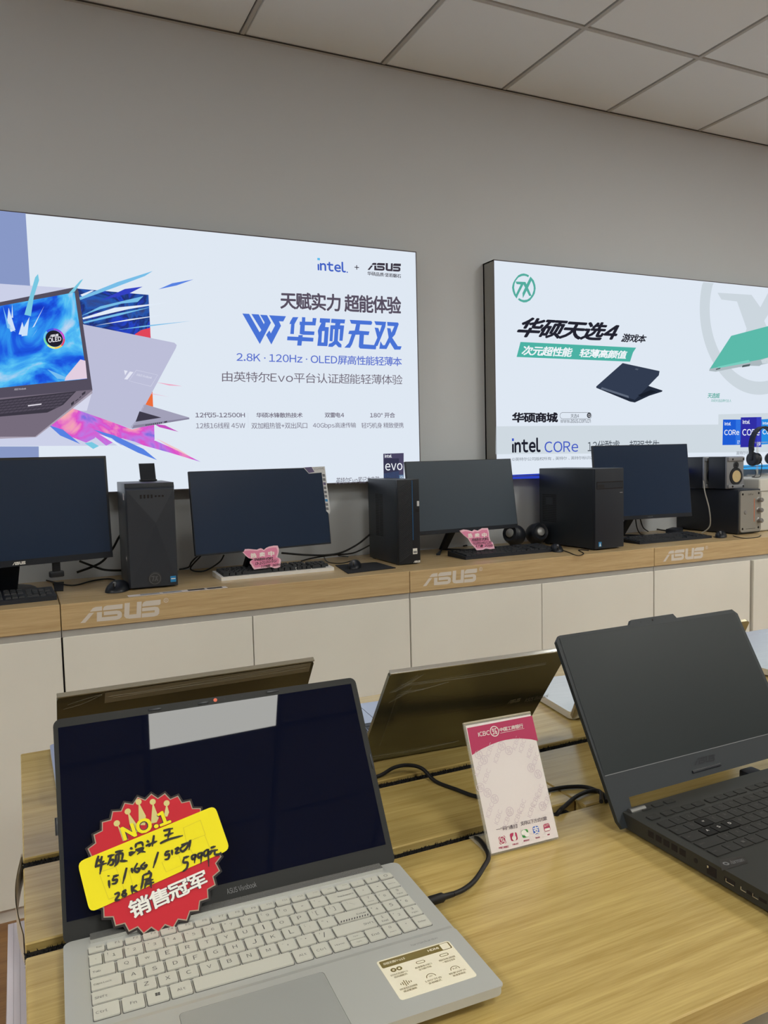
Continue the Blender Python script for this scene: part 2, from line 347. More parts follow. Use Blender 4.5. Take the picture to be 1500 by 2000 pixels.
# ------------------------------------------------------------------ display counter along the back wall
SX = [-1.084, .103, 1.29, 2.477, 3.664]
YF, ZT, FH = 2.53, .956, .0803
LQ = [None, [(0.1596,0.9405),(0.3991,0.9415),(0.3936,0.8892),(0.1573,0.8932)], [(1.345,0.9412),(1.58,0.9424),(1.575,0.8915),(1.344,0.8954)], [(2.526,0.939),(2.77,0.9393),(2.764,0.889),(2.526,0.892)]]
where = ['at the far left under the desktop monitor with a round foot', 'under the angular tower and white keyboard', 'under the slim tower and round speakers', 'at the right under the silver speakers']
dwhere = ['at the left edge of the photo', 'under the angular tower and white keyboard', 'under the slim tower and the round speakers', 'under the silver fronted speakers']
for i in range(4):
    a, b = SX[i]+.0012, SX[i+1]-.0012
    t = thing('worktop', 'oak worktop section '+where[i], 'worktop', ((a+b)/2, YF, ZT-FH), 0, 'oak worktop sections of the wall counter')
    MB().box(a, b, YF, Y1, ZT-FH, ZT, 0, .0015, 1).build('oak_slab', OAK, t, True)
    if i:
        lo = MB().logo([(p[0], p[1]) for p in LQ[i]], XZ(YF-.0006))
        x, z = LQ[i][1]; h = .035
        ro = [(x+.016+.0075*math.cos(k*math.pi/8), z-.004+.0075*math.sin(k*math.pi/8)) for k in range(16)]
        ri = [(x+.016+.006*math.cos(k*math.pi/8), z-.004+.006*math.sin(k*math.pi/8)) for k in range(16)]
        lo.ring(ro, ri, XZ(YF-.0006)); lo.text('R', [(x+.013, z-.0005), (x+.019, z-.0085)], XZ(YF-.0006))
        lo.build('lettering', LOGOW, t, True, label='large white vinyl lettering')
    c = thing('base_cabinet', 'white two-door base cabinet '+dwhere[i], 'cabinet', ((a+b)/2, YF, 0), 0, 'white base cabinets of the wall counter')
    MB().box(a, b, YF+.022, Y1, .05, ZT-FH-.001, 0).build('carcass', WHITE2, c, True)
    MB().box(a, b, YF+.006, YF+.020, ZT-FH-.0215, ZT-FH-.0005).build('recess_rail', ALU, c, True, label='grey recessed finger rail')
    mid = (a+b)/2
    MB().box(a, b, YF+.02, Y1-.02, 0, .05).build('plinth', WHITE2, c, True)
    for k, (da, db) in enumerate(((a+.0015, mid-.0015), (mid+.0015, b-.0015))):
        off = 0
        if i == 3 and k == 1: da += .006; off = -.012
        MB().box(da, db, YF+.002+off, YF+.021, .046, .854, 0, .0015, 1).build('door', WHITE, c, True)
    MB().box(a-.001, b+.001, YF+.0215, YF+.0218, .046, .85).build('door_gap', DARK, c, True, label='dark gap between the doors')

# ------------------------------------------------------------------ light boxes
LY = 2.973
def light_box(label, x0, x1):
    z0, z1 = 1.27, 2.234
    t = thing('light_box', label, 'light box', ((x0+x1)/2, Y1, z0), 0, 'lit advertising boxes on the wall')
    fr = MB()
    for (a, b, c, d) in ((x0, x1, z1-.006, z1), (x0, x1, z0, z0+.006), (x0, x0+.006, z0, z1), (x1-.006, x1, z0, z1)):
        fr.box(a, b, LY+.0015, Y1, c, d)
    fr.box(x0, x1, Y1-.01, Y1, z0, z1)
    for (a, b, c, d) in ((x0, x1, z1-.003, z1), (x0, x1, z0, z0+.003), (x0, x0+.002, z0, z1), (x1-.002, x1, z0, z1)):
        fr.box(a, b, LY-.0005, LY+.0015, c, d, 1)
    fr.build('frame', [FRAME, EDGE], t, True)
    p = MB().box(x0+.004, x1-.004, LY, LY+.004, z0+.004, z1-.004).build('print', ink((223, 232, 243)), t, True)
    return t, p
def part(parent, name, mb, cols, label=None): return mb.build(name, [ink(c) if not hasattr(c, 'node_tree') else c for c in cols], parent, True, smooth=False, label=label)
def LZ(k): return XZ(LY-.0004*k-.0002)
t, p = light_box('large lit light box at the left showing a splash of colour and a laptop', -.46, 1.579)
# background blocks and lilac band
b = MB()
b.flat([(-0.3641,2.232),(0.0801,2.234),(0.0816,1.989),(-0.3788,1.992)], LZ(0), 0)
b.flat([(-0.3788,1.992),(-0.011,1.99),(0.2329,1.99),(0.4762,1.984),(0.4701,1.441),(0.3022,1.44),(-0.4118,1.449)], LZ(0), 1)
b.flat([(-0.4118,1.449),(0.0804,1.441),(0.0781,1.38),(-0.4152,1.393)], LZ(0), 0)
part(p, 'colour_block', b, [(136, 152, 198), (203, 208, 232)])
DEEP = art('splash_art', [(.30, (16, 28, 120)), (.42, (40, 70, 200)), (.5, (34, 48, 110)), (.58, (40, 90, 180)), (.7, (60, 60, 90))], 9, 1.5)
WARM = art('magenta_art', [(.3, (70, 110, 220)), (.42, (190, 120, 225)), (.52, (220, 80, 200)), (.62, (240, 150, 190)), (.72, (240, 190, 160))], 7, 1.5)
b = MB()
b.flat([(0.2329,1.99),(0.4737,1.984),(0.4748,1.837),(0.4755,1.829),(0.234,1.819)], LZ(1), 0)
b.flat([(0.4195,1.84),(0.4428,1.856),(0.475,1.866),(0.4742,1.824),(0.429,1.827)], LZ(2), 2)
b.flat([(0.438,1.58),(0.4727,1.65),(0.4726,1.58)], LZ(2), 3)
b.flat([(0.1845,1.579),(0.2686,1.548),(0.394,1.497),(0.4735,1.517),(0.4725,1.459),(0.4521,1.438),(0.3576,1.466),(0.3022,1.44),(0.2373,1.498)], LZ(2), 1)
b.flat([(0.1162,1.514),(0.1842,1.573),(0.2585,1.538),(0.3835,1.486),(0.4784,1.454),(0.5602,1.415),(0.6386,1.373),(0.5232,1.411),(0.4317,1.439),(0.3628,1.471),(0.2804,1.492),(0.2647,1.467),(0.2351,1.452),(0.1748,1.478)], LZ(3), 1)
part(p, 'splash', b, [DEEP, WARM, (226, 70, 90), (236, 110, 60)])
b = MB()
ST = [[(0.0585,1.89),(0.0988,2.018),(0.1084,2.03),(0.1105,2.009),(0.0907,1.95),(0.0785,1.886)], [(0.2361,1.959),(0.3686,2.022),(0.4927,2.07),(0.464,2.05),(0.3578,2.002),(0.2404,1.951)],
  [(0.5102,2.006),(0.5601,2.031),(0.6395,2.051),(0.5754,2.024)], [(0.3071,1.953),(0.392,1.999),(0.4548,2.012),(0.4062,1.984)], [(0.2444,1.889),(0.3545,1.931),(0.539,1.96),(0.4036,1.929),(0.2466,1.884)],
  [(0.2461,1.875),(0.3634,1.911),(0.4845,1.941),(0.368,1.904),(0.2483,1.87)], [(0.2837,1.864),(0.402,1.893),(0.5398,1.918),(0.4018,1.888)], [(0.3558,1.852),(0.4511,1.872),(0.6253,1.898),(0.4508,1.867)],
  [(0.2413,1.969),(0.28,1.987),(0.2871,1.986),(0.2481,1.963)], [(0.4878,1.669),(0.5444,1.662),(0.5808,1.656),(0.5338,1.658)], [(0.4656,1.629),(0.532,1.616),(0.4706,1.626)],
  [(0.4735,1.517),(0.5119,1.512),(0.5606,1.487),(0.491,1.505)], [(0.2613,1.498),(0.3334,1.476),(0.4311,1.426),(0.4779,1.384),(0.4103,1.413),(0.3324,1.456)], [(0.2302,1.45),(0.2544,1.454),(0.2778,1.439),(0.258,1.429)],
  [(0.2799,1.482),(0.3231,1.466),(0.3802,1.414),(0.3177,1.456)], [(0.4789,1.464),(0.5604,1.421),(0.6017,1.393),(0.5241,1.432)], [(0.1162,1.514),(0.1618,1.498),(0.2158,1.447),(0.1514,1.478)],
  [(0.199,1.966),(0.2437,2.018),(0.2534,2.024),(0.2229,1.978)], [(0.4558,1.978),(0.4347,1.956),(0.3798,1.947),(0.3057,1.923),(0.2376,1.894),(0.3062,1.933)]]
SM = [3, 0, 1, 5, 4, 0, 4, 0, 4, 2, 2, 6, 1, 3, 4, 7, 1, 3, 0]
SC = [(120, 190, 232), (88, 130, 226), (238, 170, 196), (120, 200, 226), (226, 236, 248), (52, 66, 196), (196, 80, 190), (240, 196, 200)]
for k, q in enumerate(ST): part(p, 'streak', MB().flat(q, LZ(9 if k in (0, 17) else 4), 0), [SC[SM[k]]])
# pictured laptops
b = MB()
b.flat([(0.2448,1.867),(0.5587,1.815),(0.5673,1.807),(0.5637,1.796),(0.3994,1.506),(0.3891,1.501),(0.1936,1.574),(0.2656,1.637)], LZ(5), 0)
b.flat([(0.1936,1.574),(0.2656,1.637),(0.2429,1.564),(0.2215,1.564)], LZ(6), 3)
b.flat([(0.441,1.589),(0.6025,1.54),(0.6012,1.534),(0.3941,1.5),(0.3904,1.507),(0.4079,1.528)], LZ(5), 1)
b.flat([(0.4231,1.563),(0.5002,1.54),(0.4078,1.525)], LZ(6), 2)
b.flat([(0.3997,1.512),(0.6014,1.539),(0.6023,1.534),(0.3951,1.501)], LZ(6), 4)
for k in range(9):
    b.flat([(x+(.0068*k), z+.0010*k) for x, z in [(0.4432,1.515),(0.4468,1.516),(0.4456,1.51),(0.442,1.51)]], LZ(7), 2)
b.flat([(0.51,1.526),(0.5204,1.528),(0.5197,1.522),(0.5092,1.52)], LZ(7), 2)
q = [(0.4187,1.712),(0.4941,1.696),(0.4677,1.653),(0.391,1.672)]; cx = sum(x for x, z in q)/4; cz = sum(z for x, z in q)/4
b.ring(q, [(cx+(x-cx)*.975, cz+(z-cz)*.95) for x, z in q], LZ(6), 3)
b.flat([(0.3763,1.71),(0.3886,1.708),(0.3789,1.692)], LZ(6), 5); b.flat([(0.396,1.706),(0.4084,1.704),(0.3862,1.677),(0.3753,1.678)], LZ(6), 5)
b.text('ASUS Vivobook', [(0.4207,1.7),(0.4744,1.689),(0.471,1.681),(0.4179,1.692)], LZ(6), 5)
part(p, 'pictured_laptop', b, [(188, 190, 216), (162, 160, 184), (62, 58, 74), (214, 216, 236), (136, 132, 156), (228, 230, 244)], label='pale lilac laptop seen from behind')
BLUEA = art('blue_art', [(.28, (20, 50, 190)), (.42, (30, 90, 225)), (.52, (50, 150, 240)), (.62, (90, 195, 245)), (.75, (200, 215, 240))], 5, 2.2)
b = MB()
b.flat([(-0.3897,1.812),(-0.0144,1.928),(0.2213,1.993),(0.2321,1.993),(0.2361,1.978),(0.2656,1.637),(0.2533,1.629),(-0.033,1.58),(-0.4063,1.539)], LZ(5), 0)
b.flat([(-0.3906,1.798),(-0.015,1.915),(0.2229,1.976),(0.2494,1.677),(-0.0297,1.641),(-0.4027,1.599)], LZ(6), 1)
b.flat([(-0.4063,1.539),(-0.0316,1.607),(0.2657,1.639),(0.2639,1.631),(0.0708,1.475),(-0.0652,1.47),(-0.4108,1.466)], LZ(6), 2)
b.flat([(0.0708,1.475),(0.2641,1.635),(0.2651,1.627),(0.0738,1.473),(-0.039,1.469),(-0.0386,1.476)], LZ(7), 5)
b.flat([(-0.4047,1.567),(-0.0319,1.601),(0.2116,1.633),(0.1661,1.585),(0.1138,1.558),(-0.035,1.544),(-0.4085,1.503)], LZ(7), 3)
kq = [(-0.0321,1.597),(0.2058,1.629),(0.1469,1.573),(-0.0827,1.546)]
for r in range(5):
    for c in range(16):
        u, v = c/16, 1-r/5
        b.flat([lerp2(kq, u+.004, v-.03), lerp2(kq, u+.057, v-.03), lerp2(kq, u+.057, v-.17), lerp2(kq, u+.004, v-.17)], LZ(8), 4)
b.text('ASUS Vivobook', [(0.0143,1.64),(0.051,1.643),(0.0507,1.637),(0.0139,1.633)], LZ(7), 6)
b.flat([(0.0537,1.583),(0.0971,1.589),(0.096,1.585),(0.0535,1.579)], LZ(9), 6)
for q in ([(0.1921,1.591),(0.2029,1.599),(0.2014,1.589),(0.1926,1.581)], [(0.2292,1.625),(0.242,1.634),(0.2407,1.625),(0.2298,1.617)], [(0.2066,1.599),(0.218,1.608),(0.2168,1.604),(0.2074,1.596)], [(0.22,1.611),(0.2269,1.617),(0.2263,1.613),(0.2203,1.608)]):
    b.flat(q, LZ(8), 3)
part(p, 'pictured_laptop', b, [(84, 78, 94), BLUEA, (118, 108, 124), (60, 56, 68), (80, 74, 88), (168, 160, 176), (226, 222, 232)], label='dark grey laptop with a blue screen')
b = MB()
for q, m in (([(-0.0063,1.915),(0.0082,1.858),(0.0287,1.83),(0.003,1.843)], 1), ([(0.011,1.911),(0.0282,1.837),(0.0132,1.83),(0.0043,1.867)], 0), ([(0.0738,1.883),(0.0638,1.82),(0.0458,1.817),(0.0515,1.841)], 0), ([(0.0505,1.865),(0.0616,1.82),(0.0372,1.823)], 0),
             ([(0.1224,1.923),(0.088,1.852),(0.0809,1.847)], 0), ([(0.0975,1.845),(0.0769,1.813),(0.0915,1.833)], 1), ([(0.0226,1.924),(0.0233,1.878),(0.018,1.878)], 0), ([(0.1214,1.707),(0.1802,1.681),(0.1775,1.674),(0.152,1.675)], 1), ([(0.1803,1.683),(0.2303,1.744),(0.2467,1.74),(0.2494,1.678),(0.1749,1.669)], 2)):
    b.flat(q, LZ(7), m)
b0 = b; b = MB(); cq = (0.1488,1.813); rx = .0345; rz = .0352
cols = [(206, 70, 206), (140, 80, 220), (66, 90, 230), (110, 200, 235), (120, 220, 170), (226, 240, 140), (244, 200, 90), (222, 76, 110)]
for k in range(32):
    a0, a1 = 2*math.pi*k/32, 2*math.pi*(k+1)/32
    b.flat([(cq[0]+rx*s*math.cos(a), cq[1]+rz*s*math.sin(a)) for s, a in ((1, a0), (1, a1), (.82, a1), (.82, a0))], LZ(9), k//4)
b.flat([(cq[0]+rx*.8*math.cos(k*math.pi/16), cq[1]+rz*.8*math.sin(k*math.pi/16)) for k in range(32)], LZ(9), 8)
for f_, m_ in zip(b0.f, b0.m): part(p, 'screen_art', MB().add([b0.v[i] for i in f_], [range(len(f_))]), [((206, 226, 250), (120, 190, 240), (226, 206, 224))[m_]])
part(p, 'screen_badge', b, cols+[(34, 32, 44)])
b = MB().text('OLED', [(0.1291,1.814),(0.1705,1.822),(0.1715,1.806),(0.1297,1.798)], LZ(10), 0, .02).logo([(0.1342,1.825),(0.1626,1.83),(0.1631,1.822),(0.1343,1.817)], LZ(10), 0)
part(p, 'badge_lettering', b, [(240, 240, 246)])
# lettering
INDIGO, PLUM, BLUE = (66, 98, 196), (88, 80, 96), (74, 116, 214)
def words(parent, name, items, cols, k=1):
    b = MB()
    for it in items:
        txt, q, m = it[:3]; kw = it[3] if len(it) > 3 else {}
        if txt == '#': b.flat(q if len(q) > 2 else quad(q), LZ(k), m)
        elif txt == '@': b.logo(q, LZ(k), m)
        else: b.text(txt, q, LZ(k+1), m, **kw)
    return part(parent, name, b, cols)
B2 = dict(bold=.03); B1 = dict(bold=.015)
words(p, 'logo_lettering', [('ıntel', [(1.133,2.164),(1.255,2.122)], 0, B2), ('#', [(1.133,2.171),(1.144,2.162)], 1), ('#', [(1.258,2.127),(1.263,2.122)], 0)], [INDIGO, (96, 190, 236)])
words(p, 'plus_sign', [('+', [(1.293,2.156),(1.313,2.138)], 0)], [(62, 56, 68)])
words(p, 'logo_lettering', [('@', [(1.352,2.172),(1.505,2.178),(1.503,2.145),(1.351,2.141)], 2), ('华硕品质·坚若磐石', [(1.35,2.135),(1.504,2.119)], 2, B1)], [INDIGO, (96, 190, 236), (62, 56, 68)])
words(p, 'headline', [('天赋实力 超能体验', [(0.9745,2.029),(1.502,2.043),(1.502,1.969),(0.9722,1.962)], 0, dict(bold=.026))], [PLUM])
BG = (223, 232, 243)
b = MB()
for q in (
 [(1.023,1.933),(1.046,1.934),(1.029,1.906),(1.025,1.867),(1.01,1.867),(1.015,1.906),(1.008,1.905),(1.012,1.916)],
 [(1.051,1.917),(1.06,1.917),(1.061,1.935),(1.075,1.935),(1.074,1.918),(1.104,1.919),(1.106,1.934),(1.122,1.934),(1.117,1.905),(1.072,1.904),(1.07,1.881),(1.112,1.881),(1.11,1.867),(1.064,1.866),(1.049,1.869),(1.053,1.904),(1.05,1.904)],
 [(0.9981,1.857),(1.043,1.857),(1.044,1.864),(1.062,1.865),(1.061,1.857),(1.107,1.856),(1.105,1.841),(1.058,1.841),(1.055,1.823),(1.037,1.823),(1.04,1.842),(0.9962,1.842)],
 [(1.137,1.935),(1.181,1.935),(1.179,1.919),(1.161,1.919),(1.158,1.901),(1.174,1.901),(1.166,1.828),(1.163,1.825),(1.122,1.825),(1.128,1.864),(1.126,1.884),(1.132,1.899),(1.142,1.916),(1.135,1.918)],
 [(1.186,1.935),(1.246,1.935),(1.243,1.919),(1.225,1.919),(1.222,1.911),(1.241,1.911),(1.232,1.849),(1.218,1.849),(1.222,1.895),(1.216,1.895),(1.211,1.848),(1.227,1.834),(1.226,1.822),(1.213,1.823),(1.202,1.834),(1.187,1.823),(1.169,1.823),(1.172,1.835),(1.184,1.839),(1.194,1.847),(1.199,1.894),(1.193,1.894),(1.188,1.845),(1.175,1.846),(1.181,1.909),(1.201,1.91),(1.203,1.918),(1.184,1.919)],
 [(1.266,1.935),(1.363,1.935),(1.367,1.928),(1.362,1.919),(1.312,1.919),(1.307,1.893),(1.353,1.892),(1.349,1.877),(1.328,1.877),(1.324,1.839),(1.383,1.837),(1.38,1.82),(1.309,1.821),(1.303,1.828),(1.308,1.877),(1.29,1.876),(1.274,1.837),(1.264,1.822),(1.239,1.822),(1.259,1.841),(1.273,1.877),(1.258,1.878),(1.263,1.891),(1.287,1.893),(1.294,1.919),(1.272,1.92)],
 [(1.376,1.935),(1.43,1.935),(1.426,1.914),(1.405,1.869),(1.388,1.834),(1.37,1.833),(1.388,1.868),(1.377,1.909),(1.394,1.908),(1.399,1.892),(1.41,1.92),(1.383,1.92)],
 [(1.435,1.935),(1.485,1.935),(1.489,1.929),(1.47,1.884),(1.457,1.871),(1.482,1.837),(1.5,1.837),(1.494,1.823),(1.466,1.822),(1.446,1.851),(1.429,1.823),(1.396,1.823),(1.402,1.855),(1.413,1.838),(1.422,1.839),(1.44,1.871),(1.434,1.91),(1.45,1.909),(1.454,1.892),(1.468,1.919),(1.436,1.919)],
 [(0.8203,1.936),(0.8468,1.936),(0.8858,1.868),(0.8929,1.877),(0.8557,1.936),(0.8847,1.936),(0.9041,1.9),(0.907,1.907),(0.8901,1.935),(0.918,1.935),(0.9328,1.907),(0.8851,1.823)],
 [(0.9261,1.935),(0.9948,1.935),(0.9829,1.914),(0.9655,1.914),(0.9732,1.897),(0.9313,1.823),(0.9112,1.859),(0.9254,1.877),(0.9309,1.866),(0.9489,1.897)]):
    b.flat(q, LZ(1), 0)
b.flat([(1.144,1.884),(1.155,1.885),(1.15,1.839),(1.14,1.839)], LZ(2), 1)
part(p, 'headline', b, [BLUE, BG])
words(p, 'subtitle', [('2.8K · 120Hz · OLED屏高性能轻薄本', [(0.7917,1.789),(1.5,1.792),(1.499,1.754),(0.7904,1.753)], 0, dict(bold=.01)), ('由英特尔Evo平台认证超能轻薄体验', [(0.7332,1.715),(1.501,1.718),(1.5,1.677),(0.7317,1.676)], 1)], [(88, 112, 206), (110, 102, 116)])
words(p, 'feature_text', [('12代i5-12500H', [(0.6253,1.56),(0.8157,1.539)], 0, B1)], [(106, 98, 116)])
words(p, 'feature_text', [('12核16线程 45W', [(0.6261,1.521),(0.8155,1.498)], 0)], [(106, 98, 116)])
words(p, 'divider', [('#', [(0.8281,1.559),(0.8279,1.5)], 0)], [(106, 98, 116)])
words(p, 'feature_text', [('华硕冰锋散热技术', [(0.8607,1.559),(1.051,1.539)], 0, B1)], [(106, 98, 116)])
words(p, 'feature_text', [('双加粗热管+双出风口', [(0.8397,1.52),(1.069,1.496)], 0)], [(106, 98, 116)])
words(p, 'divider', [('#', [(1.081,1.56),(1.081,1.498)], 0)], [(106, 98, 116)])
words(p, 'feature_text', [('双雷电4', [(1.145,1.56),(1.23,1.539)], 0, B1)], [(106, 98, 116)])
words(p, 'feature_text', [('40Gbps高速传输', [(1.093,1.519),(1.282,1.494)], 0)], [(106, 98, 116)])
words(p, 'divider', [('#', [(1.295,1.56),(1.295,1.497)], 0)], [(106, 98, 116)])
words(p, 'feature_text', [('180° 开合', [(1.346,1.56),(1.462,1.538)], 0, B1)], [(106, 98, 116)])
words(p, 'feature_text', [('轻巧机身 精致便携', [(1.306,1.518),(1.501,1.495)], 0)], [(106, 98, 116)])
words(p, 'processor_badge', [('#', [(1.403,1.388),(1.499,1.389),(1.496,1.269),(1.402,1.272)], 0), ('#', [(1.405,1.367),(1.476,1.367),(1.474,1.27),(1.402,1.272)], 1), ('#', [(1.403,1.305),(1.475,1.314),(1.474,1.27),(1.402,1.272)], 2),
   ('#', [(1.475,1.296),(1.496,1.297),(1.496,1.269),(1.474,1.27)], 3)], [(74, 70, 98), (40, 44, 66), (70, 116, 170), (96, 180, 226), (236, 240, 246)])
words(p, 'badge_lettering', [('intel', [(1.409,1.385),(1.442,1.371)], 0, B2), ('evo', [(1.41,1.347),(1.491,1.317)], 0, dict(bold=.005)), ('i5', [(1.479,1.293),(1.493,1.282)], 0)], [(238, 242, 248)], 3)
words(p, 'fine_print', [('英特尔Evo笔记本电脑', [(1.184,1.295),(1.382,1.268)], 0, dict(shear=.25))], [(92, 86, 100)])

t, p = light_box('large lit light box at the right showing a green and a navy laptop', 1.965, 3.99)
words(p, 'colour_block', [('#', [(1.965,1.499),(3.352,1.5),(3.352,1.553),(4.552,1.577),(4.56,1.336),(1.963,1.374)], 0), ('#', [(1.961,1.278),(2.565,1.282),(3.499,1.281),(3.5,1.255),(2.565,1.253),(1.961,1.26)], 1), ('#', [(3.492,1.282),(4.562,1.276),(4.564,1.238),(3.492,1.26)], 2)],
   [(207, 217, 225), (44, 66, 190), (60, 160, 226)], 0)
b = MB(); c0 = (3.65, 2.096); R = .4376; N = 96; top = lambda p: (min(p[0], 3.98), min(p[1], 2.225))
for k in range(N):
    a0, a1 = k*2*math.pi/N, (k+1)*2*math.pi/N
    qd = [top((c0[0]+r_*math.cos(a), c0[1]+r_*math.sin(a))) for r_, a in ((R, a0), (R, a1), (R*.84, a1), (R*.84, a0))]
    if len(set(qd)) == 4 and min(p[1] for p in qd) < 2.22 and min(p[0] for p in qd) < 3.97: b.flat(qd, LZ(1), 0)
b.flat([(3.337,2.179),(3.588,2.184),(3.656,2.123),(3.714,2.204),(3.821,2.211),(3.687,2.053),(3.828,1.85),(3.691,1.846),(3.592,1.925),(3.514,1.8),(3.455,1.808),(3.554,2.005),(3.48,2.143),(3.366,2.146)], LZ(1), 0)
part(p, 'watermark_emblem', b, [(204, 214, 222)])
b = MB()
def ell(c, r, a): return (c[0]+r*math.cos(a), c[1]+r*math.sin(a))
for q in (
 [(2.154,2.179),(2.141,2.183),(2.125,2.185),(2.111,2.182),(2.096,2.175),(2.085,2.164),(2.075,2.152),(2.067,2.139),(2.063,2.128),(2.061,2.118),(2.064,2.102),(2.071,2.086),(2.085,2.071),(2.081,2.089),(2.075,2.104),(2.072,2.118),(2.074,2.133),(2.08,2.148),(2.096,2.165),(2.115,2.173),(2.128,2.175),(2.138,2.174),(2.15,2.17)],
 [(2.08,2.146),(2.134,2.148),(2.14,2.138),(2.123,2.136),(2.093,2.087),(2.085,2.071),(2.081,2.089),(2.108,2.135),(2.086,2.135)],
 [(2.134,2.148),(2.167,2.088),(2.154,2.087),(2.123,2.136),(2.117,2.142)],
 [(2.162,2.174),(2.167,2.156),(2.148,2.123),(2.119,2.075),(2.117,2.097),(2.14,2.138)],
 [(2.162,2.174),(2.18,2.158),(2.188,2.139),(2.19,2.123),(2.185,2.1),(2.175,2.085),(2.158,2.067),(2.139,2.058),(2.123,2.056),(2.105,2.06),(2.092,2.067),(2.098,2.074),(2.113,2.068),(2.126,2.067),(2.143,2.07),(2.158,2.079),(2.171,2.095),(2.179,2.115),(2.179,2.128),(2.175,2.142),(2.167,2.156)]):
    b.flat(q, LZ(2))
part(p, 'emblem', b, [(84, 172, 158)])
words(p, 'headline', [('华硕天选4', [(2.114,1.992),(2.69,1.991),(2.658,1.903),(2.073,1.9)], 0, dict(bold=.036, shear=.2)), ('游戏本', [(2.702,1.944),(2.858,1.943),(2.849,1.903),(2.69,1.902)], 0, dict(bold=.03, shear=.15))], [(36, 36, 48)])
words(p, 'banner', [('#', [(2.104,1.879),(2.788,1.878),(2.768,1.854),(2.749,1.809),(2.082,1.811)], 0), ('次元超性能', [(2.117,1.864),(2.402,1.864),(2.393,1.82),(2.106,1.82)], 1, dict(bold=.03, shear=.1)), ('轻薄高颜值', [(2.444,1.862),(2.734,1.861),(2.724,1.821),(2.435,1.821)], 1, dict(bold=.03, shear=.1))], [(76, 178, 164), (238, 244, 248)], 1)
b = MB()
b.flat([(2.702,1.801),(2.941,1.768),(2.936,1.747),(2.78,1.624),(2.545,1.678),(2.539,1.686)], LZ(2), 0); b.flat([(2.539,1.686),(2.78,1.624),(2.862,1.695),(2.961,1.672),(2.958,1.666),(2.874,1.645),(2.78,1.611),(2.749,1.615),(2.539,1.679)], LZ(1), 1)
b.flat([(2.572,1.683),(2.739,1.643),(2.741,1.632),(2.566,1.674)], LZ(3), 2); b.flat([(2.799,1.647),(2.881,1.673),(2.919,1.667),(2.824,1.637)], LZ(3), 3)
b.logo([(2.783,1.778),(2.803,1.775),(2.798,1.769),(2.778,1.772)], LZ(3), 2)
part(p, 'pictured_laptop', b, [(50, 60, 80), (34, 42, 58), (96, 106, 124), (24, 30, 42)], label='navy laptop seen from behind')
b = MB()
b.flat([(3.439,1.963),(3.933,2.076),(3.874,1.894),(3.653,1.845),(3.286,1.788)], LZ(3), 0); b.flat([(3.286,1.79),(3.601,1.837),(3.613,1.848),(3.721,1.859),(3.937,1.896),(3.937,1.869),(3.668,1.819),(3.654,1.812),(3.557,1.811),(3.328,1.774),(3.281,1.777)], LZ(2), 1)
b.flat([(3.663,1.847),(3.937,1.896),(3.938,1.853),(3.676,1.825)], LZ(2), 2)
b.flat([(3.342,1.8),(3.571,1.842),(3.583,1.831),(3.607,1.833),(3.342,1.792)], LZ(4), 3)
for k in range(9):
    b.flat([(x+.0062*k, z+.0009*k) for x, z in [(3.525,1.812),(3.534,1.814),(3.528,1.802),(3.519,1.801)]], LZ(4), 4)
for k in range(8):
    b.flat([(x+.004*k, z+.0009*k) for x, z in [(3.331,1.789),(3.335,1.79),(3.332,1.783),(3.328,1.782)]], LZ(4), 4)
part(p, 'pictured_laptop', b, [(92, 186, 170), (172, 184, 190), (214, 224, 230), (120, 206, 192), (84, 96, 100)], label='sea green laptop seen from behind')
words(p, 'caption', [('天选姬', [(3.271,1.664),(3.361,1.637)], 0, dict(bold=.02, shear=.15)), ('华硕天选品牌代言人', [(3.296,1.632),(3.444,1.617)], 0, dict(shear=.15))], [(84, 172, 158)])
words(p, 'search_line', [('华硕商城', [(2.053,1.562),(2.311,1.515)], 0, dict(bold=.04)), ('天选4', [(2.385,1.555),(2.434,1.536)], 1), ('www.asus.com.cn', [(2.325,1.529),(2.504,1.513)], 1)], [(34, 34, 44), (70, 74, 84)])
b = MB(); a0 = (2.322,1.531); a1 = (2.51,1.562)
o = rr(a0[0], a0[1], a1[0], a1[1], (a1[1]-a0[1])*.49); i_ = rr(a0[0]+.0015, a0[1]+.0015, a1[0]-.0015, a1[1]-.0015, (a1[1]-a0[1])*.45)
b.ring(o, i_, LZ(2), 0); cc = (2.494,1.548)
b.flat([ell(cc, .0125, k*math.pi/10) for k in range(20)], LZ(2), 0)
b.ring([ell(cc, .0068, k*math.pi/8) for k in range(16)], [ell(cc, .0048, k*math.pi/8) for k in range(16)], LZ(3), 1)
b.flat([(cc[0]+.002, cc[1]-.003), (cc[0]+.0035, cc[1]-.002), (cc[0]+.007, cc[1]-.006), (cc[0]+.0055, cc[1]-.007)], LZ(3), 1)
part(p, 'search_field', b, [(40, 42, 52), (236, 240, 244)])
words(p, 'processor_lettering', [('ıntel', [(2.051,1.446),(2.21,1.378)], 0, dict(bold=.035)), ('#', [(2.051,1.444),(2.062,1.432)], 1), ('CORe', [(2.232,1.427),(2.428,1.376)], 1, dict(bold=.005)),
   ('13代酷睿', [(2.485,1.427),(2.684,1.373)], 2), ('超强芯生', [(2.744,1.425),(2.942,1.368)], 2)], [(30, 32, 46), (66, 90, 196), (70, 78, 88)], 2)
words(p, 'fine_print', [('©英特尔公司版权所有。英特尔、英特尔标识以及其他英特尔商标是英特尔公司或其子公司的商标', [(2.049,1.357),(3.018,1.351),(3.018,1.335),(2.049,1.341)], 0)], [(120, 128, 138)], 2)
words(p, 'fine_print', [('英特尔®', [(3.485,1.357),(3.579,1.337)], 0)], [(120, 128, 138)], 2)
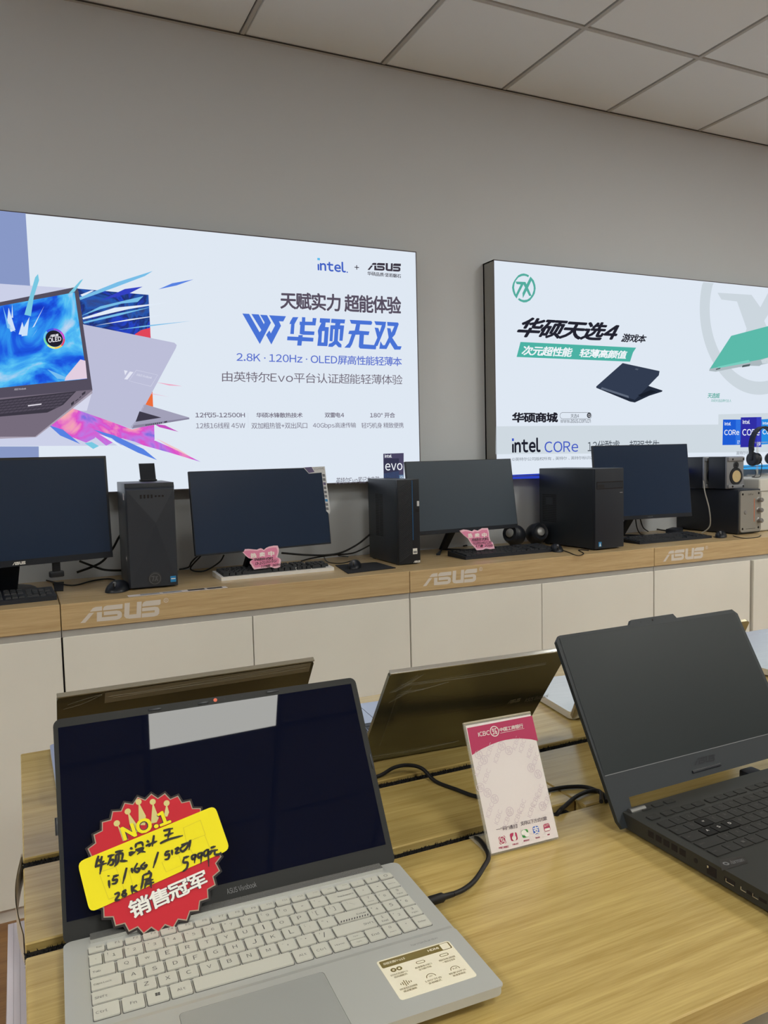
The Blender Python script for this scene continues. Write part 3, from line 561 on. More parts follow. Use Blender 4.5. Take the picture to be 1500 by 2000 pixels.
words(p, 'processor_badge', [('#', [(3.385,1.526),(3.518,1.526),(3.52,1.391),(3.382,1.392)], 0), ('#', [(3.48,1.526),(3.518,1.526),(3.52,1.391),(3.48,1.392)], 1)], [(30, 92, 212), (52, 120, 228)], 2)
words(p, 'processor_badge', [('#', [(3.669,1.526),(3.819,1.532),(3.822,1.394),(3.672,1.39)], 0)], [(40, 140, 226)], 2)
words(p, 'processor_badge', [('#', [(3.516,1.537),(3.674,1.539),(3.676,1.377),(3.515,1.378)], 0), ('#', [(3.636,1.538),(3.674,1.539),(3.676,1.377),(3.639,1.377)], 1)], [(48, 46, 164), (60, 70, 196)], 3)
words(p, 'badge_lettering', [('intel', [(3.395,1.513),(3.441,1.495)], 0, B2), ('CORe', [(3.393,1.472),(3.504,1.444)], 0, B1), ('i7', [(3.49,1.415),(3.509,1.396)], 0, B1), ('intel', [(3.529,1.524),(3.584,1.502)], 0, B2), ('CORe', [(3.527,1.475),(3.66,1.44)], 0, B1), ('i9', [(3.643,1.405),(3.667,1.385)], 0, B1),
   ('intel', [(3.682,1.514),(3.732,1.498)], 0, B2), ('CORe', [(3.682,1.472),(3.798,1.445)], 0, B1), ('i5', [(3.791,1.415),(3.811,1.398)], 0, B1)], [(236, 242, 250)], 5)

# ------------------------------------------------------------------ things on the counter
def monitor(label, q, foot, lower=.006, side=.004, deep=.02, logo=None, smat=None):
    x, Y, z, w, h, yw, t = q; dz = z-ZT
    r = thing('monitor', label, 'monitor', (x, Y, ZT), yw, 'monitors on the wall counter'); T = dict(loc=(0, 0, dz), rot=(-t, 0, 0))
    hs = MB().box(-w/2, w/2, 0, .012, 0, h, 0, .0018).box(-w*.36, w*.36, .012, deep+.012, h*.12, h*.75, 0, .008).build('housing', BLACK, r, **T)
    MB().flat([(-w/2+side, lower), (w/2-side, lower), (w/2-side, h-side), (-w/2+side, h-side)], XZ(-.0004)).build('screen', smat or SCREENM, hs)
    if logo: MB().logo([(logo-.019, lower*.72), (logo+.019, lower*.25)], XZ(-.0006)).build('logo', PRINTW, hs)
    yb = .012+deep
    if foot == 'disc':
        MB().add([(-.04, yb+.0, dz+.12), (.04, yb+.0, dz+.12), (.04, yb+.03, dz+.12), (-.04, yb+.03, dz+.12), (-.045, .19, .006), (.045, .19, .006), (.045, .235, .006), (-.045, .235, .006)],
                 [(0, 1, 2, 3), (4, 5, 6, 7), (0, 1, 5, 4), (1, 2, 6, 5), (2, 3, 7, 6), (3, 0, 4, 7)]).build('neck', BLACK, r)
        MB().lathe([(.0, 0), (.112, 0), (.112, .006), (.104, .010), (.06, .014), (0, .014)], (0, .235, 0), seg=40).build('foot', BLACK2, r)
        MB().box(.118, .142, .02, .034, dz-.032, dz+.02, 0, .003).box(.108, .152, .016, .04, dz-.05, dz-.03, 0, .005).build('joystick_bracket', BLACK2, r)
    else:
        yf = .19
        MB().add([(-.022, yb+.0, dz+.09), (.022, yb+.0, dz+.09), (.022, yb+.02, dz+.09), (-.022, yb+.02, dz+.09), (-.014, yf-.012, .004), (.014, yf-.012, .004), (.014, yf+.012, .004), (-.014, yf+.012, .004)],
                 [(0, 1, 2, 3), (4, 5, 6, 7), (0, 1, 5, 4), (1, 2, 6, 5), (2, 3, 7, 6), (3, 0, 4, 7)]).build('neck', BLACK, r)
        if foot == 'vee':
            for s in (-1, 1):
                MB().prism([(s*.0, yf+.012), (s*.012, yf-.012), (s*.118, .062), (s*.105, .052)], 0, .008, 'z').build('leg', BLACK, r)
        else:
            MB().prism(rr(-.105, .125, .105, .235, .03), 0, .009, 'z').build('foot', BLACK2, r)
    return r, hs, T
monitor('black monitor at the left edge on a round foot, with white lettering under its screen', [-0.0163,2.6622,1.0653,0.61,0.3381,0.21,0.0653], 'disc', .020, .008, logo=-.006+.02)
rB, hB, _ = monitor('black monitor behind the white keyboard, with a strip of stickers down its right edge', [0.8163,2.7413,1.0487,0.54,0.2956,0.1477,0.1186], 'plate', .006, .003)
b = MB(); b.flat([(0.1771,0.2967),(0.2703,0.2979),(0.2779,0.1254),(0.2723,0.1139),(0.26,0.1265),(0.2545,0.2747),(0.1988,0.2726)], XZ(-.0008), 0)
b.flat([(0.1815,0.2965),(0.2123,0.2976),(0.2236,0.2776),(0.199,0.2745)], XZ(-.001), 1)
b.text('VZ249HE', [(0.2207,0.2934),(0.2654,0.2941),(0.2669,0.2861),(0.2222,0.2855)], XZ(-.001), 2)
for k in range(9):
    q = [(0.2562,0.2687),(0.2674,0.2683),(0.2686,0.2584),(0.2574,0.2588)]; e = (0.2632,0.1361); s0 = (0.2603,0.2646)
    d = ((e[0]-s0[0])*k/8, (e[1]-s0[1])*k/8); b.flat([(x+d[0], zz+d[1]) for x, zz in q], XZ(-.001), (2, 2, 1, 2, 2, 2, 3, 2, 2)[k])
b.build('sticker_strip', [mat('sticker_silver', (206, 208, 210), .4), mat('sticker_violet', (90, 80, 120), .4), mat('sticker_ink', (110, 112, 118), .5), BLUEST], hB)
monitor('black monitor behind the two round speakers, with a thicker lower bezel', [1.7079,2.8076,1.0535,0.54,0.304,0.0651,0.1528], 'vee', .016, .003, smat=mat('pale_matte_screen', (58, 70, 82), .32, spec=.5))
rD, hD, _ = monitor('black monitor between the wide tower and the silver speakers', [2.6754,2.7874,1.0536,0.54,0.3506,-0.0956,0.1086], 'vee', .018, .003)
MB().text('ASUS', [(.01, .012), (.04, .006)], XZ(-.0006)).build('logo', GREY, hD)

# towers
t = thing('desktop_tower', 'black angular desktop tower with a round emblem and a V shaped front', 'computer', (.403, 2.667, ZT), -.03, 'desktop towers on the wall counter')
w, h, d = .0795, .349, .30
MB().box(-w, w, .02, d, .004, h+.004, 0, .002).box(-w+.01, w-.01, .03, .05, 0, .004).box(-w+.01, w-.01, d-.05, d-.03, 0, .004).build('case', CASE, t)
f = MB()
P = {'a': (-w, .018, .004), 'b': (w, .018, .004), 'c': (w, .018, h-.01), 'd': (-w, .018, h-.01), 'e': (-w+.004, .0, .008), 'f': (w-.004, .0, .008), 'g': (w-.004, .002, h-.018), 'h': (-w+.004, .002, h-.018),
     'i': (.012, -.007, h-.13), 'j': (w, .024, h+.004), 'k': (-w, .024, h+.004)}
k = list(P); f.add([P[n] for n in k], [[k.index(c) for c in s] for s in ('hgi', 'gfi', 'fei', 'ehi', 'hdae', 'gfbc', 'aefb', 'dhgc', 'dcjk')])
f.build('front_panel', mat('angular_front', (44, 48, 56), .42), t, smooth=False)
pb = MB()
for k in range(4): pb.box(-.034+.0115*k, -.0285+.0115*k, -.001, .004, h-.046, h-.034)
for k in range(3): pb.lathe([(0, -.001), (.0035, -.001), (.0035, .004), (0, .004)], (.016+.0115*k, 0, h-.040), 'y', seg=12)
pb.build('port_row', DARK, t, label='row of dark front sockets')
e = MB().lathe([(0, -.0035), (.0195, -.0035), (.0225, -.003), (.0225, .003), (0, .003)], (.002, 0, .034), 'y', seg=32)
e.ring([(.002+.019*math.cos(a*math.pi/16), .034+.019*math.sin(a*math.pi/16)) for a in range(32)], [(.002+.0165*math.cos(a*math.pi/16), .034+.0165*math.sin(a*math.pi/16)) for a in range(32)], XZ(-.004), 1)
e.flat([(-.010, .044), (.001, .044), (-.004, .026), (-.008, .026), (-.004, .040), (-.010, .040)], XZ(-.004), 1); e.flat([(.002, .042), (.006, .042), (.012, .026), (.008, .026)], XZ(-.004), 1); e.flat([(.012, .043), (.008, .043), (-.001, .026), (.003, .026)], XZ(-.004), 1)
e.build('emblem', [mat('emblem_dark', (50, 51, 54), .35), mat('emblem_line', (84, 85, 88), .4)], t)
MB().flat([(.052, .018), (.070, .018), (.070, .038), (.052, .038)], XZ(-.0045)).flat([(.054, .028), (.068, .028), (.068, .031), (.054, .031)], XZ(-.0048), 1).box(.052, .070, -.0043, .002, .018, .038, 0).build('sticker', [BLUEST, PRINTW], t)
MB().prism([(.06, h-.03), (.085, h-.03), (.085, h-.052), (.06, h-.052)], -w-.0006, -w, 'x').flat([(.05, .09), (.075, .10), (.05, .112)], lambda u, v: (-w-.0006, u, v)).build('side_sticker', PAPER, t)
a = thing('antenna_panel', 'small upright black antenna panel standing on the angular tower', 'antenna', (.437, 2.93, ZT+h+.004), -.03)
MB().prism([(-.026, 0), (.028, 0), (.024, .064), (-.030, .064)], 0, .012, 'y', 0).build('panel', BLACK, a); MB().box(-.03, .03, -.012, .028, 0, .006, 0, .002).build('base', BLACK2, a)

t = thing('desktop_tower', 'slim black tower with diagonal ridges and a thin blue line on its front', 'computer', (1.368, 2.68, ZT), .0, 'desktop towers on the wall counter')
w, h, d = .0475, .331, .275
MB().box(-w, w, .012, d, .004, h, 0, .003).box(-w+.006, w-.006, .02, .04, 0, .004).box(-w+.006, w-.006, d-.04, d-.02, 0, .004).build('case', CASE, t)
MB().box(-w, w, 0, .012, .004, h, 0, .0025).build('front_panel', BLACK2, t)
b = MB()
for k in range(46):
    z0 = .012+.0068*k; x0, x1 = -w+.004, w-.034; z1 = z0+.034
    if z1 > h-.006: continue
    b.add([(x0, -.0012, z0), (x1, -.0012, z1), (x1, -.0012, z1+.0024), (x0, -.0012, z0+.0024), (x0, .001, z0-.001), (x1, .001, z1-.001), (x1, .001, z1+.0036), (x0, .001, z0+.0036)],
          [(0, 1, 2, 3), (0, 1, 5, 4), (3, 2, 6, 7)])
b.build('ridges', mat('ridge_black', (44, 46, 50), .4), t, smooth=False)
MB().box(w-.0325, w-.0295, -.001, .003, .095, h-.004).build('light_line', mat('blue_line', (24, 84, 130), .4), t, label='thin blue line')
MB().box(w-.012, w-.002, -.0025, .003, h-.105, h-.085, 0, .002).build('power_button', mat('button_silver', (206, 208, 212), .35), t, label='silver power button')
b = MB()
for k in range(4): b.box(w-.020+.0048*k, w-.0175+.0048*k, -.0006, .003, h-.128, h-.116)
b.build('port_row', DARK, t)
MB().box(w-.033, w-.014, -.0008, .002, .040, .062).box(w-.031, w-.016, -.0012, .0, .044, .052, 1).build('sticker', [PRINTW, GREY], t)
MB().logo([(w-.031, .014), (w-.002, .006)], XZ(-.0008)).build('logo', PRINTW, t)
b = MB()
for k in range(26):
    for c in range(2): b.box(-w-.0006, -w+.001, .135+.036*c, .165+.036*c, h-.06-.0066*k-.0036, h-.06-.0066*k)
b.build('side_vents', mat('vent_dark', (14, 14, 15), .7), t, label='rows of dark side vents')

t = thing('desktop_tower', 'large plain black desktop tower with a small blue sticker low on its front', 'computer', (2.292, 2.60, ZT), .05, 'desktop towers on the wall counter')
w, h, d = .082, .348, .365
MB().box(-w, w, .015, d, .006, h, 0, .003).box(-w+.01, w-.01, .03, .06, 0, .006).box(-w+.01, w-.01, d-.06, d-.03, 0, .006).build('case', CASE, t)
MB().box(-w, w, 0, .016, .006, h, 0, .004).build('front_panel', BLACK, t)
MB().box(-w+.008, w-.006, -.001, .003, h-.088, h-.056, 0).box(-w+.01, w-.008, -.0016, .002, h-.084, h-.060, 1).build('drive_cover', [DARK, BLACK], t)
MB().box(-w+.012, -w+.05, -.002, .0, h-.082, h-.068, 0).build('port_row', mat('port_dark', (12, 12, 13), .5), t)
MB().box(w-.024, w-.008, -.001, .002, h-.108, h-.104).build('power_button', GREY, t)
MB().flat([(-w+.018, .016), (-w+.034, .016), (-w+.034, .036), (-w+.018, .036)], XZ(-.0008)).flat([(-w+.022, .018), (-w+.031, .018), (-w+.026, .033)], XZ(-.001), 1).box(-w+.018, -w+.034, -.0006, .002, .016, .036).build('sticker', [BLUEST, PRINTW], t)
b = MB(); rnd = random.Random(3)
for j in range(16):
    for k in range(16):
        y = .25+.006*k; z = h-.12-.008*j
        if (j in (2, 3, 4, 5) and 3 < k < 12): continue
        b.box(-w-.0005, -w+.001, y-.0018, y+.0018, z-.0022, z+.0022)
b.build('side_vents', mat('vent_dark', (14, 14, 15), .7), t)

# keyboards
def key_layout():
    L = []
    def row(r, x, ws):
        for wd in ws: L.append((x, r, wd)); x += wd
    row(0, 0, [1]); row(0, 2, [1]*4); row(0, 6.5, [1]*4); row(0, 11, [1]*4); row(0, 15.25, [1]*3)
    row(1, 0, [1]*13+[2]); row(1, 15.25, [1]*3); row(1, 18.5, [1]*4)
    row(2, 0, [1.5]+[1]*12+[1.5]); row(2, 15.25, [1]*3); row(2, 18.5, [1]*4)
    row(3, 0, [1.75]+[1]*11+[2.25]); row(3, 18.5, [1]*3)
    row(4, 0, [2.25]+[1]*10+[2.75]); row(4, 16.25, [1]); row(4, 18.5, [1]*4)
    row(5, 0, [1.25]*3+[6.25]+[1.25]*4); row(5, 15.25, [1]*3); row(5, 18.5, [2, 1])
    return L
KL = key_layout()
def keyboard(label, loc, rz, w, d, case, key, hgt, rise=.012, tall=.008, group='keyboards on the wall counter'):
    r = thing('keyboard', label, 'keyboard', loc, rz, group)
    MB().add([(-w/2, -d/2, 0), (w/2, -d/2, 0), (w/2, d/2, 0), (-w/2, d/2, 0), (-w/2, -d/2, hgt), (w/2, -d/2, hgt), (w/2, d/2, hgt+rise), (-w/2, d/2, hgt+rise)],
             [(0, 1, 2, 3), (4, 5, 6, 7), (0, 1, 5, 4), (1, 2, 6, 5), (2, 3, 7, 6), (3, 0, 4, 7)]).build('case', case, r, smooth=False)
    u = (w-.02)/22.5; v = (d-.02)/6.3; cache = {}
    for x, rw, wd in KL:
        yc = d/2-.01-v*(rw+.5+(.3 if rw else 0)); zc = hgt+rise*(yc/d+.5)
        if wd not in cache:
            bm = MB(); a, c, kh = wd*u/2-.0008, v/2-.0008, tall; i = .0022 if tall > .005 else .0008
            bm.add([(-a, -c, 0), (a, -c, 0), (a, c, 0), (-a, c, 0), (-a+i, -c+i, kh), (a-i, -c+i, kh), (a-i, c-i*.5, kh), (-a+i, c-i*.5, kh)], [(4, 5, 6, 7), (0, 1, 5, 4), (1, 2, 6, 5), (2, 3, 7, 6), (3, 0, 4, 7)])
            o = bm.build('key', key, r, smooth=False); cache[wd] = o
        else:
            o = cache[wd].copy(); C.objects.link(o); o.parent = r
        o.location = (-w/2+.01+u*(x+wd/2), yc, zc-.0005)
    return r
KEYB = mat('black_keycap', (34, 36, 40), .5, spec=.4)
keyboard('black keyboard at the left edge under the monitor on a round foot', (-.125, 2.685, ZT), .06, .44, .15, BLACK, KEYB, .014, .008, .006)
keyboard('white framed mechanical keyboard with black keys', (.848, 2.766, ZT), .02, .428, .126, mat('keyboard_white', (226, 224, 220), .4), KEYB, .012, .008, .011)
keyboard('black keyboard in front of the two round speakers', (1.845, 2.745, ZT), .01, .46, .142, BLACK, KEYB, .012, .010, .005)
keyboard('black keyboard between the wide tower and the silver speakers', (2.735, 2.73, ZT), -.01, .44, .15, BLACK, KEYB, .010, .010, .003)
# mice
def mouse(label, loc, rz, s=1.0, wide=1.0):
    r = thing('computer_mouse', label, 'mouse', loc, rz, 'mice on the wall counter')
    def fn(u, v):
        a = 2*math.pi*u; b_ = math.pi/2*v; x = .032*wide*math.cos(a)*math.cos(b_)*(1-.12*math.cos(2*a)); y = .058*math.sin(a)*math.cos(b_); z = .032*math.sin(b_)*(1-.25*max(0, -y/.058))
        return (x*s, y*s, z*s+.001)
    MB().grid(28, 10, fn).build('body', BLACK2, r)
    MB().lathe([(0, -.0035), (.0095, -.0035), (.0095, .0035), (0, .0035)], (0, -.034*s, .0235*s), 'x', seg=16).build('scroll_wheel', GREY, r)
    MB().box(-.0006, .0006, -.055*s, -.012*s, .012*s, .0305*s).build('button_split', DARK, r)
    return r
mouse('black wired mouse leaning against the angular tower', (.289, 2.70, ZT), -.35, 1.05, 1.25)
mouse('black mouse lying on the black mouse mat', (1.150, 2.715, ZT+.003), -.5, .9)
mouse('black mouse beside the keyboard in front of the wide tower', (2.078, 2.690, ZT), -.5, .95)
mouse('black mouse in front of the silver speakers', (3.016, 2.655, ZT), -.9, .95)
def mat_sheet(label, pts):
    cx = sum(p[0] for p in pts)/len(pts); cy = sum(p[1] for p in pts)/len(pts)
    o = MB().prism([(x-cx, y-cy) for x, y in pts], 0, .003, 'z').build('mouse_mat', mat('mat_cloth', (26, 27, 32), .85), None, loc=(cx, cy, ZT), smooth=False)
    return tag(o, label, 'mouse mat')
mat_sheet('black cloth mouse mat left of the slim tower', [(1.113,2.82),(1.074,2.598),(1.28,2.625),(1.283,2.806)])
mat_sheet('black cloth mouse mat behind the leftmost keyboard', [(.099, 2.80), (.126, 2.79), (.138, 2.99), (.105, 3.0)])
# price tags
def butterfly(label, pts, y0, quads, lines, lean=.12):
    cx = sum(p[0] for p in pts)/len(pts); z0 = min(p[1] for p in pts)
    P = [(x-cx, z-z0) for x, z in pts]; r = thing('price_tag', label, 'price tag', (cx, y0, z0), 0, 'pink price tags'); T = dict(rot=(-lean, 0, 0), loc=(0, 0, 0))
    c = MB().prism(P, 0, .003, 'y').build('card', PINKL, r, smooth=False, **T)
    mx = sum(p[0] for p in P)/len(P); mz = (max(p[1] for p in P))/2
    MB().flat([(mx+(x-mx)*.9, mz+(z-mz)*.84) for x, z in P], XZ(-.0004)).build('pink_centre', PINK, c)
    b = MB()
    for tx, q in quads: b.text(tx, [(x-cx, z-z0) for x, z in q], XZ(-.001), 0, bold=.045)
    b.build('heading', mat('white_ink', (250, 240, 236), .5), c)
    b = MB()
    for tx, q in lines: b.text(tx, [(x-cx, z-z0) for x, z in q], XZ(-.001), 0, bold=.016, shear=.2, hand=.10)
    b.build('handwriting', PRINTK, c)
butterfly('pink butterfly price tag standing on the white framed keyboard', [(0.7175,1.056),(0.7306,1.059),(0.7443,1.059),(0.7631,1.056),(0.7756,1.054),(0.7839,1.057),(0.7903,1.058),(0.7965,1.055),(0.8008,1.051),(0.8106,1.058),(0.8216,1.062),(0.8397,1.064),(0.8538,1.063),(0.8573,1.052),(0.857,1.041),(0.8491,1.021),(0.8587,1.016),(0.8623,1.01),(0.86,0.9984),(0.8576,0.986),(0.8465,0.982),(0.8368,0.9815),(0.8273,0.9861),(0.8177,0.9875),(0.8049,0.9854),(0.7921,0.9853),(0.7762,0.9847),(0.7604,0.9836),(0.7544,0.9922),(0.7516,0.9998),(0.7462,1.006),(0.7471,1.014),(0.7541,1.018),(0.7617,1.02),(0.7524,1.023),(0.7431,1.026),(0.7341,1.034),(0.7251,1.045)], 2.72,
   [('热', [(0.75,1.043),(0.7726,1.043),(0.772,1.024),(0.7493,1.025)]), ('卖', [(0.7828,1.044),(0.8044,1.044),(0.8038,1.027),(0.7822,1.027)]), ('中', [(0.8159,1.046),(0.839,1.045),(0.8384,1.026),(0.8153,1.027)])],
   [('华硕台式机', [(0.7606,1.024),(0.8331,1.024),(0.8327,1.013),(0.7602,1.013)]), ('i3-10100/8G/', [(0.7651,1.01),(0.8483,1.014),(0.8479,1.003),(0.7647,0.9987)]), ('128固   3699', [(0.7849,0.9971),(0.8581,0.9986),(0.8577,0.9885),(0.7846,0.9871)])])
butterfly('pink butterfly price tag standing on the keyboard before the round speakers', [(1.633,1.067),(1.652,1.071),(1.671,1.068),(1.693,1.061),(1.703,1.067),(1.72,1.062),(1.742,1.071),(1.77,1.07),(1.774,1.052),(1.773,1.034),(1.778,1.015),(1.789,1.008),(1.792,0.9953),(1.795,0.9824),(1.775,0.9809),(1.753,0.9854),(1.736,0.9808),(1.708,0.9813),(1.698,0.9947),(1.685,1.007),(1.678,1.018),(1.67,1.033),(1.652,1.047)], 2.735,
   [('热', [(1.67,1.053),(1.692,1.055),(1.692,1.034),(1.67,1.033)]), ('卖', [(1.703,1.052),(1.727,1.052),(1.726,1.035),(1.702,1.035)]), ('中', [(1.737,1.052),(1.761,1.052),(1.761,1.032),(1.737,1.032)])],
   [('华硕台式机', [(1.685,1.032),(1.768,1.032),(1.768,1.018),(1.685,1.018)]), ('G1840/4G/120', [(1.692,1.018),(1.78,1.016),(1.78,1.004),(1.692,1.006)]), ('1T盘  2099', [(1.702,1.005),(1.787,1.002),(1.787,0.9904),(1.702,0.9936)])])
# round speakers
def ball(label, loc, face):
    r = thing('round_speaker', label, 'speaker', loc, face, 'round black speakers'); R = .048
    prof = [(.02, 0)]+[(R*math.sin(a), R-R*math.cos(a)+.004) for a in [math.pi*k/16 for k in range(3, 16)]]+[(.002, 2*R+.004)]
    MB().lathe(prof, (0, 0, -.001), seg=32).build('body', BLACK2, r)
    T = Matrix.Translation((0, 0, R+.006)) @ Matrix.Rotation(-.25, 4, 'X')
    MB().lathe([(.043, -.034), (.036, -.046), (.030, -.044), (.026, -.040)], (0, 0, 0), 'y', seg=32, T=T).build('front_ring', BLACK, r)
    MB().lathe([(0, -.0535), (.010, -.052), (.018, -.048), (.020, -.042), (0, -.042)], (0, 0, 0), 'y', seg=28, T=T).build('cone', mat('speaker_silver', (170, 172, 172), .35, metal=.4), r, label='silver speaker cone')
ball('round black speaker turned left, the left one of the pair', (2.030, 2.925, ZT), -1.2)
ball('round black speaker showing its silver cone, right one of the pair', (2.140, 2.918, ZT), -.1)
# silver fronted speakers on their amplifier
r = thing('subwoofer', 'black bass box with a grey front, three knobs and an orange line', 'speaker', (3.228, 2.665, ZT), 0)
MB().box(-.078, .078, .008, .40, .004, .219, 0, .006).box(-.06, .06, .03, .05, 0, .004).box(-.06, .06, .33, .36, 0, .004).build('cabinet', mat('black_wood_case', (34, 38, 46), .35), r)
fp = MB().prism(rr(-.072, .012, .070, .212, .014), -.002, .01, 'y').build('front_plate', mat('warm_grey_plate', (150, 147, 140), .45, metal=.3), r)
b = MB()
for x, z in ((-.058, .196), (.052, .198), (-.058, .028), (.052, .03)): b.lathe([(0, -.003), (.0055, -.003), (.0055, .0), (0, .0)], (x, 0, z), 'y', seg=12)
b.text('Edifier', [(-.022, .199), (.016, .190)], XZ(-.0026)); b.box(-.035, .03, -.0026, -.002, .026, .0275)
b.build('front_marks', DARK, fp)
MB().box(.020, .0235, -.0028, -.001, .06, .172).build('indicator', mat('orange_line', (214, 120, 84), .5), fp, label='orange scale line')
for z in (.165, .115, .064): MB().lathe([(0, -.026), (.008, -.026), (.011, -.022), (.011, -.004), (.014, -.002), (0, -.002)], (.052, 0, z), 'y', seg=20).build('knob', mat('knob_silver', (150, 148, 146), .3, metal=.7), fp)
MB().lathe([(0, -.005), (.009, -.005), (.0105, -.002), (0, -.002)], (-.038, 0, .108), 'y', seg=20).build('push_button', mat('knob_silver', (150, 148, 146), .3, metal=.7), fp)
def satellite(label, x, y):
    r = thing('bookshelf_speaker', label, 'speaker', (x, y, ZT+.2205), 0, 'silver fronted speakers'); w, h = .058, .158
    MB().box(-w, w, .012, .112, .002, h, 0, .003).build('cabinet', mat('black_wood_case', (34, 38, 46), .35), r)
    pl = mat('speaker_front', (140, 142, 146), .4, metal=.4)
    bf = MB().box(-w, w, 0, .012, .002, h, 0, .005).box(-w+.004, w-.004, -.008, 0, .004, .022, 0, .004).box(-w+.004, w-.004, -.008, 0, h-.022, h-.002, 0, .004).build('baffle', pl, r)
    MB().lathe([(.042, -.004), (.043, -.001), (.034, -.003), (.034, .0), (0, .0)], (.002, 0, .062), 'y', seg=32).build('surround', BLACK2, bf)
    MB().lathe([(.029, -.0035), (.012, .002), (.010, -.003), (0, -.006)], (.002, -.002, .062), 'y', seg=28).build('cone', mat('cone_cream', (196, 176, 130), .6), bf, label='cream paper cone')
    MB().lathe([(.016, -.003), (.014, -.001), (.007, -.001), (.005, -.005), (0, -.006)], (.002, -.001, .117), 'y', seg=24).build('tweeter', BLACK2, bf)
    for x_, z_ in ((-.028, .013), (.045, .013), (-.028, h-.013), (.045, h-.013)):
        MB().lathe([(0, -.0095), (.005, -.0095), (.005, -.007), (0, -.007)], (x_, 0, z_), 'y', seg=12).build('screw', DARK, bf)
satellite('silver fronted speaker with a cream cone, on the front of the bass box', 3.176, 2.712)
satellite('black speaker behind the cream coned one, seen from its side', 3.165, 2.840)
o = MB().tube([(3.104, 2.842, 1.215), (3.095, 2.83, 1.20), (3.07, 2.80, 1.16), (3.055, 2.76, 1.08), (3.06, 2.76, 1.0), (3.04, 2.79, .962)], .0032).build('speaker_cable', mat('pale_cable', (150, 146, 136), .5)); tag(o, 'pale grey cable hanging down beside the bass box', 'cable')
# white box, headset
t = thing('storage_box', 'white box standing at the right end of the counter', 'box', (3.60, 2.70, ZT), -.03)
MB().box(-.26, .26, 0, .33, .002, .265, 0, .012, 3).build('body', mat('white_box', (206, 204, 196), .6), t); MB().box(-.262, .262, -.002, .332, .20, .205, 0).build('lid_seam', mat('box_seam', (150, 148, 140), .7), t)
t = thing('headset_stand', 'clear stand with a flat base on the white box', 'stand', (3.60, 2.90, ZT+.267), 0)
MB().prism(rr(-.075, -.05, .075, .05, .02), 0, .008, 'z').build('base', ACRYL, t)
MB().lathe([(0, .006), (.006, .006), (.006, .175), (0, .175)], (-.03, .01, 0), seg=14).build('rod', ACRYL, t); MB().box(-.037, .045, -.004, .024, .175, .182, 0, .003).build('rest', ACRYL, t)
h = thing('headset', 'black over-ear headset hanging on the clear stand', 'headset', (3.60, 2.90, ZT+.297), 0)
arc = [(.0+.088*math.cos(a), .0, .13+.098*math.sin(a)) for a in [math.pi*(1.08-1.16*k/14) for k in range(15)]]
b = MB()
for k in range(14):
    p0, p1 = Vector(arc[k]), Vector(arc[k+1]); c0 = Vector((0, 0, .13))
    vs = []
    for p in (p0, p1):
        n = (p-c0).normalized(); vs += [p-n*.004+Vector((0, -.014, 0)), p+n*.006+Vector((0, -.014, 0)), p+n*.006+Vector((0, .014, 0)), p-n*.004+Vector((0, .014, 0))]
    b.add(vs, [(0, 1, 5, 4), (1, 2, 6, 5), (2, 3, 7, 6), (3, 0, 4, 7)]+([(0, 1, 2, 3)] if k == 0 else [])+([(4, 5, 6, 7)] if k == 13 else []))
b.build('headband', BLACK, h)
for s in (-1, 1):
    MB().box(s*.088-.006, s*.088+.006, -.012, .012, .055, .125, 0, .003).build('yoke', BLACK2, h)
    e = MB().lathe([(0, -.012), (.030, -.012), (.036, -.006), (.038, .0), (.034, .014), (.018, .016), (0, .012)], (s*.078, 0, .062), 'x', seg=24); e.build('ear_cup', BLACK, h)
    MB().lathe([(.020, 0), (.028, .008), (.032, .016), (.026, .022), (.016, .016)], (s*.05-.011, 0, .062), 'x', seg=24).build('ear_pad', BLACK2, h)
o = MB().tube([(3.53, 2.89, ZT+.30), (3.50, 2.86, ZT+.285), (3.44, 2.82, ZT+.272), (3.40, 2.80, ZT+.270), (3.43, 2.78, ZT+.270), (3.50, 2.83, ZT+.292), (3.545, 2.862, ZT+.33), (3.535, 2.87, ZT+.352)], .002).build('headset_cable', WIRE); tag(o, 'thin black headset cable looped on the white box', 'cable')
o = MB().prism([(-.10, -.04), (.12, -.05), (.13, .05), (-.08, .05)], 0, .012, 'z').build('booklet', PAPER, loc=(3.69, 2.95, ZT+.276), smooth=False); tag(o, 'white booklet lying under the headset stand at the right edge', 'booklet'); o.location.z = ZT+.2655; o.location.x = 3.78
# cables, adapter, leaflet
def cable(label, pts, r=.003, m=None, name='cable', grp='black cables on the wall counter'):
    o = MB().tube(pts, r).build(name, m or WIRE); return tag(o, label, 'cable', grp)
cable('thick black cable rising from behind the left monitor to the angular tower', [(x, 2.985, z) for x, z in [(0.1826,0.9891),(0.262,1.016),(0.3046,1.06),(0.3317,1.105),(0.3468,1.123)]], .0042)
cable('black cable sagging from the left monitor to the foot of the angular tower', [(x, 2.98, z) for x, z in [(0.1928,1.03),(0.235,1.009),(0.2779,0.9909),(0.3327,0.9843),(0.3436,0.9872)]], .004)
cable('black cable lying behind the round monitor foot', [(x, y, ZT+.0045) for x, y in [(0.0268,3.317),(0.1027,3.147),(0.2091,3.134),(0.315,3.093),(0.3561,3.126)]], .004)
cable('thin black cable curling in front of the round monitor foot', [(x, y, ZT+.003) for x, y in [(0.0337,3.192),(0.0901,3.044),(0.1576,2.883),(0.23,2.951),(0.2923,2.964),(0.3137,2.844)]], .0025)
cable('black cable coming out under the sticker edged monitor, looped beside the angular tower', [(x, 2.93, max(z, ZT+.004)) for x, z in [(0.5336,0.9773),(0.5677,0.9821),(0.5799,1),(0.5996,1.018),(0.615,1.021)]]+[(x, 2.95, max(z, ZT+.004)) for x, z in [(0.5787,0.9735),(0.6279,0.9596),(0.6873,0.9878),(0.708,1.016)]], .003)
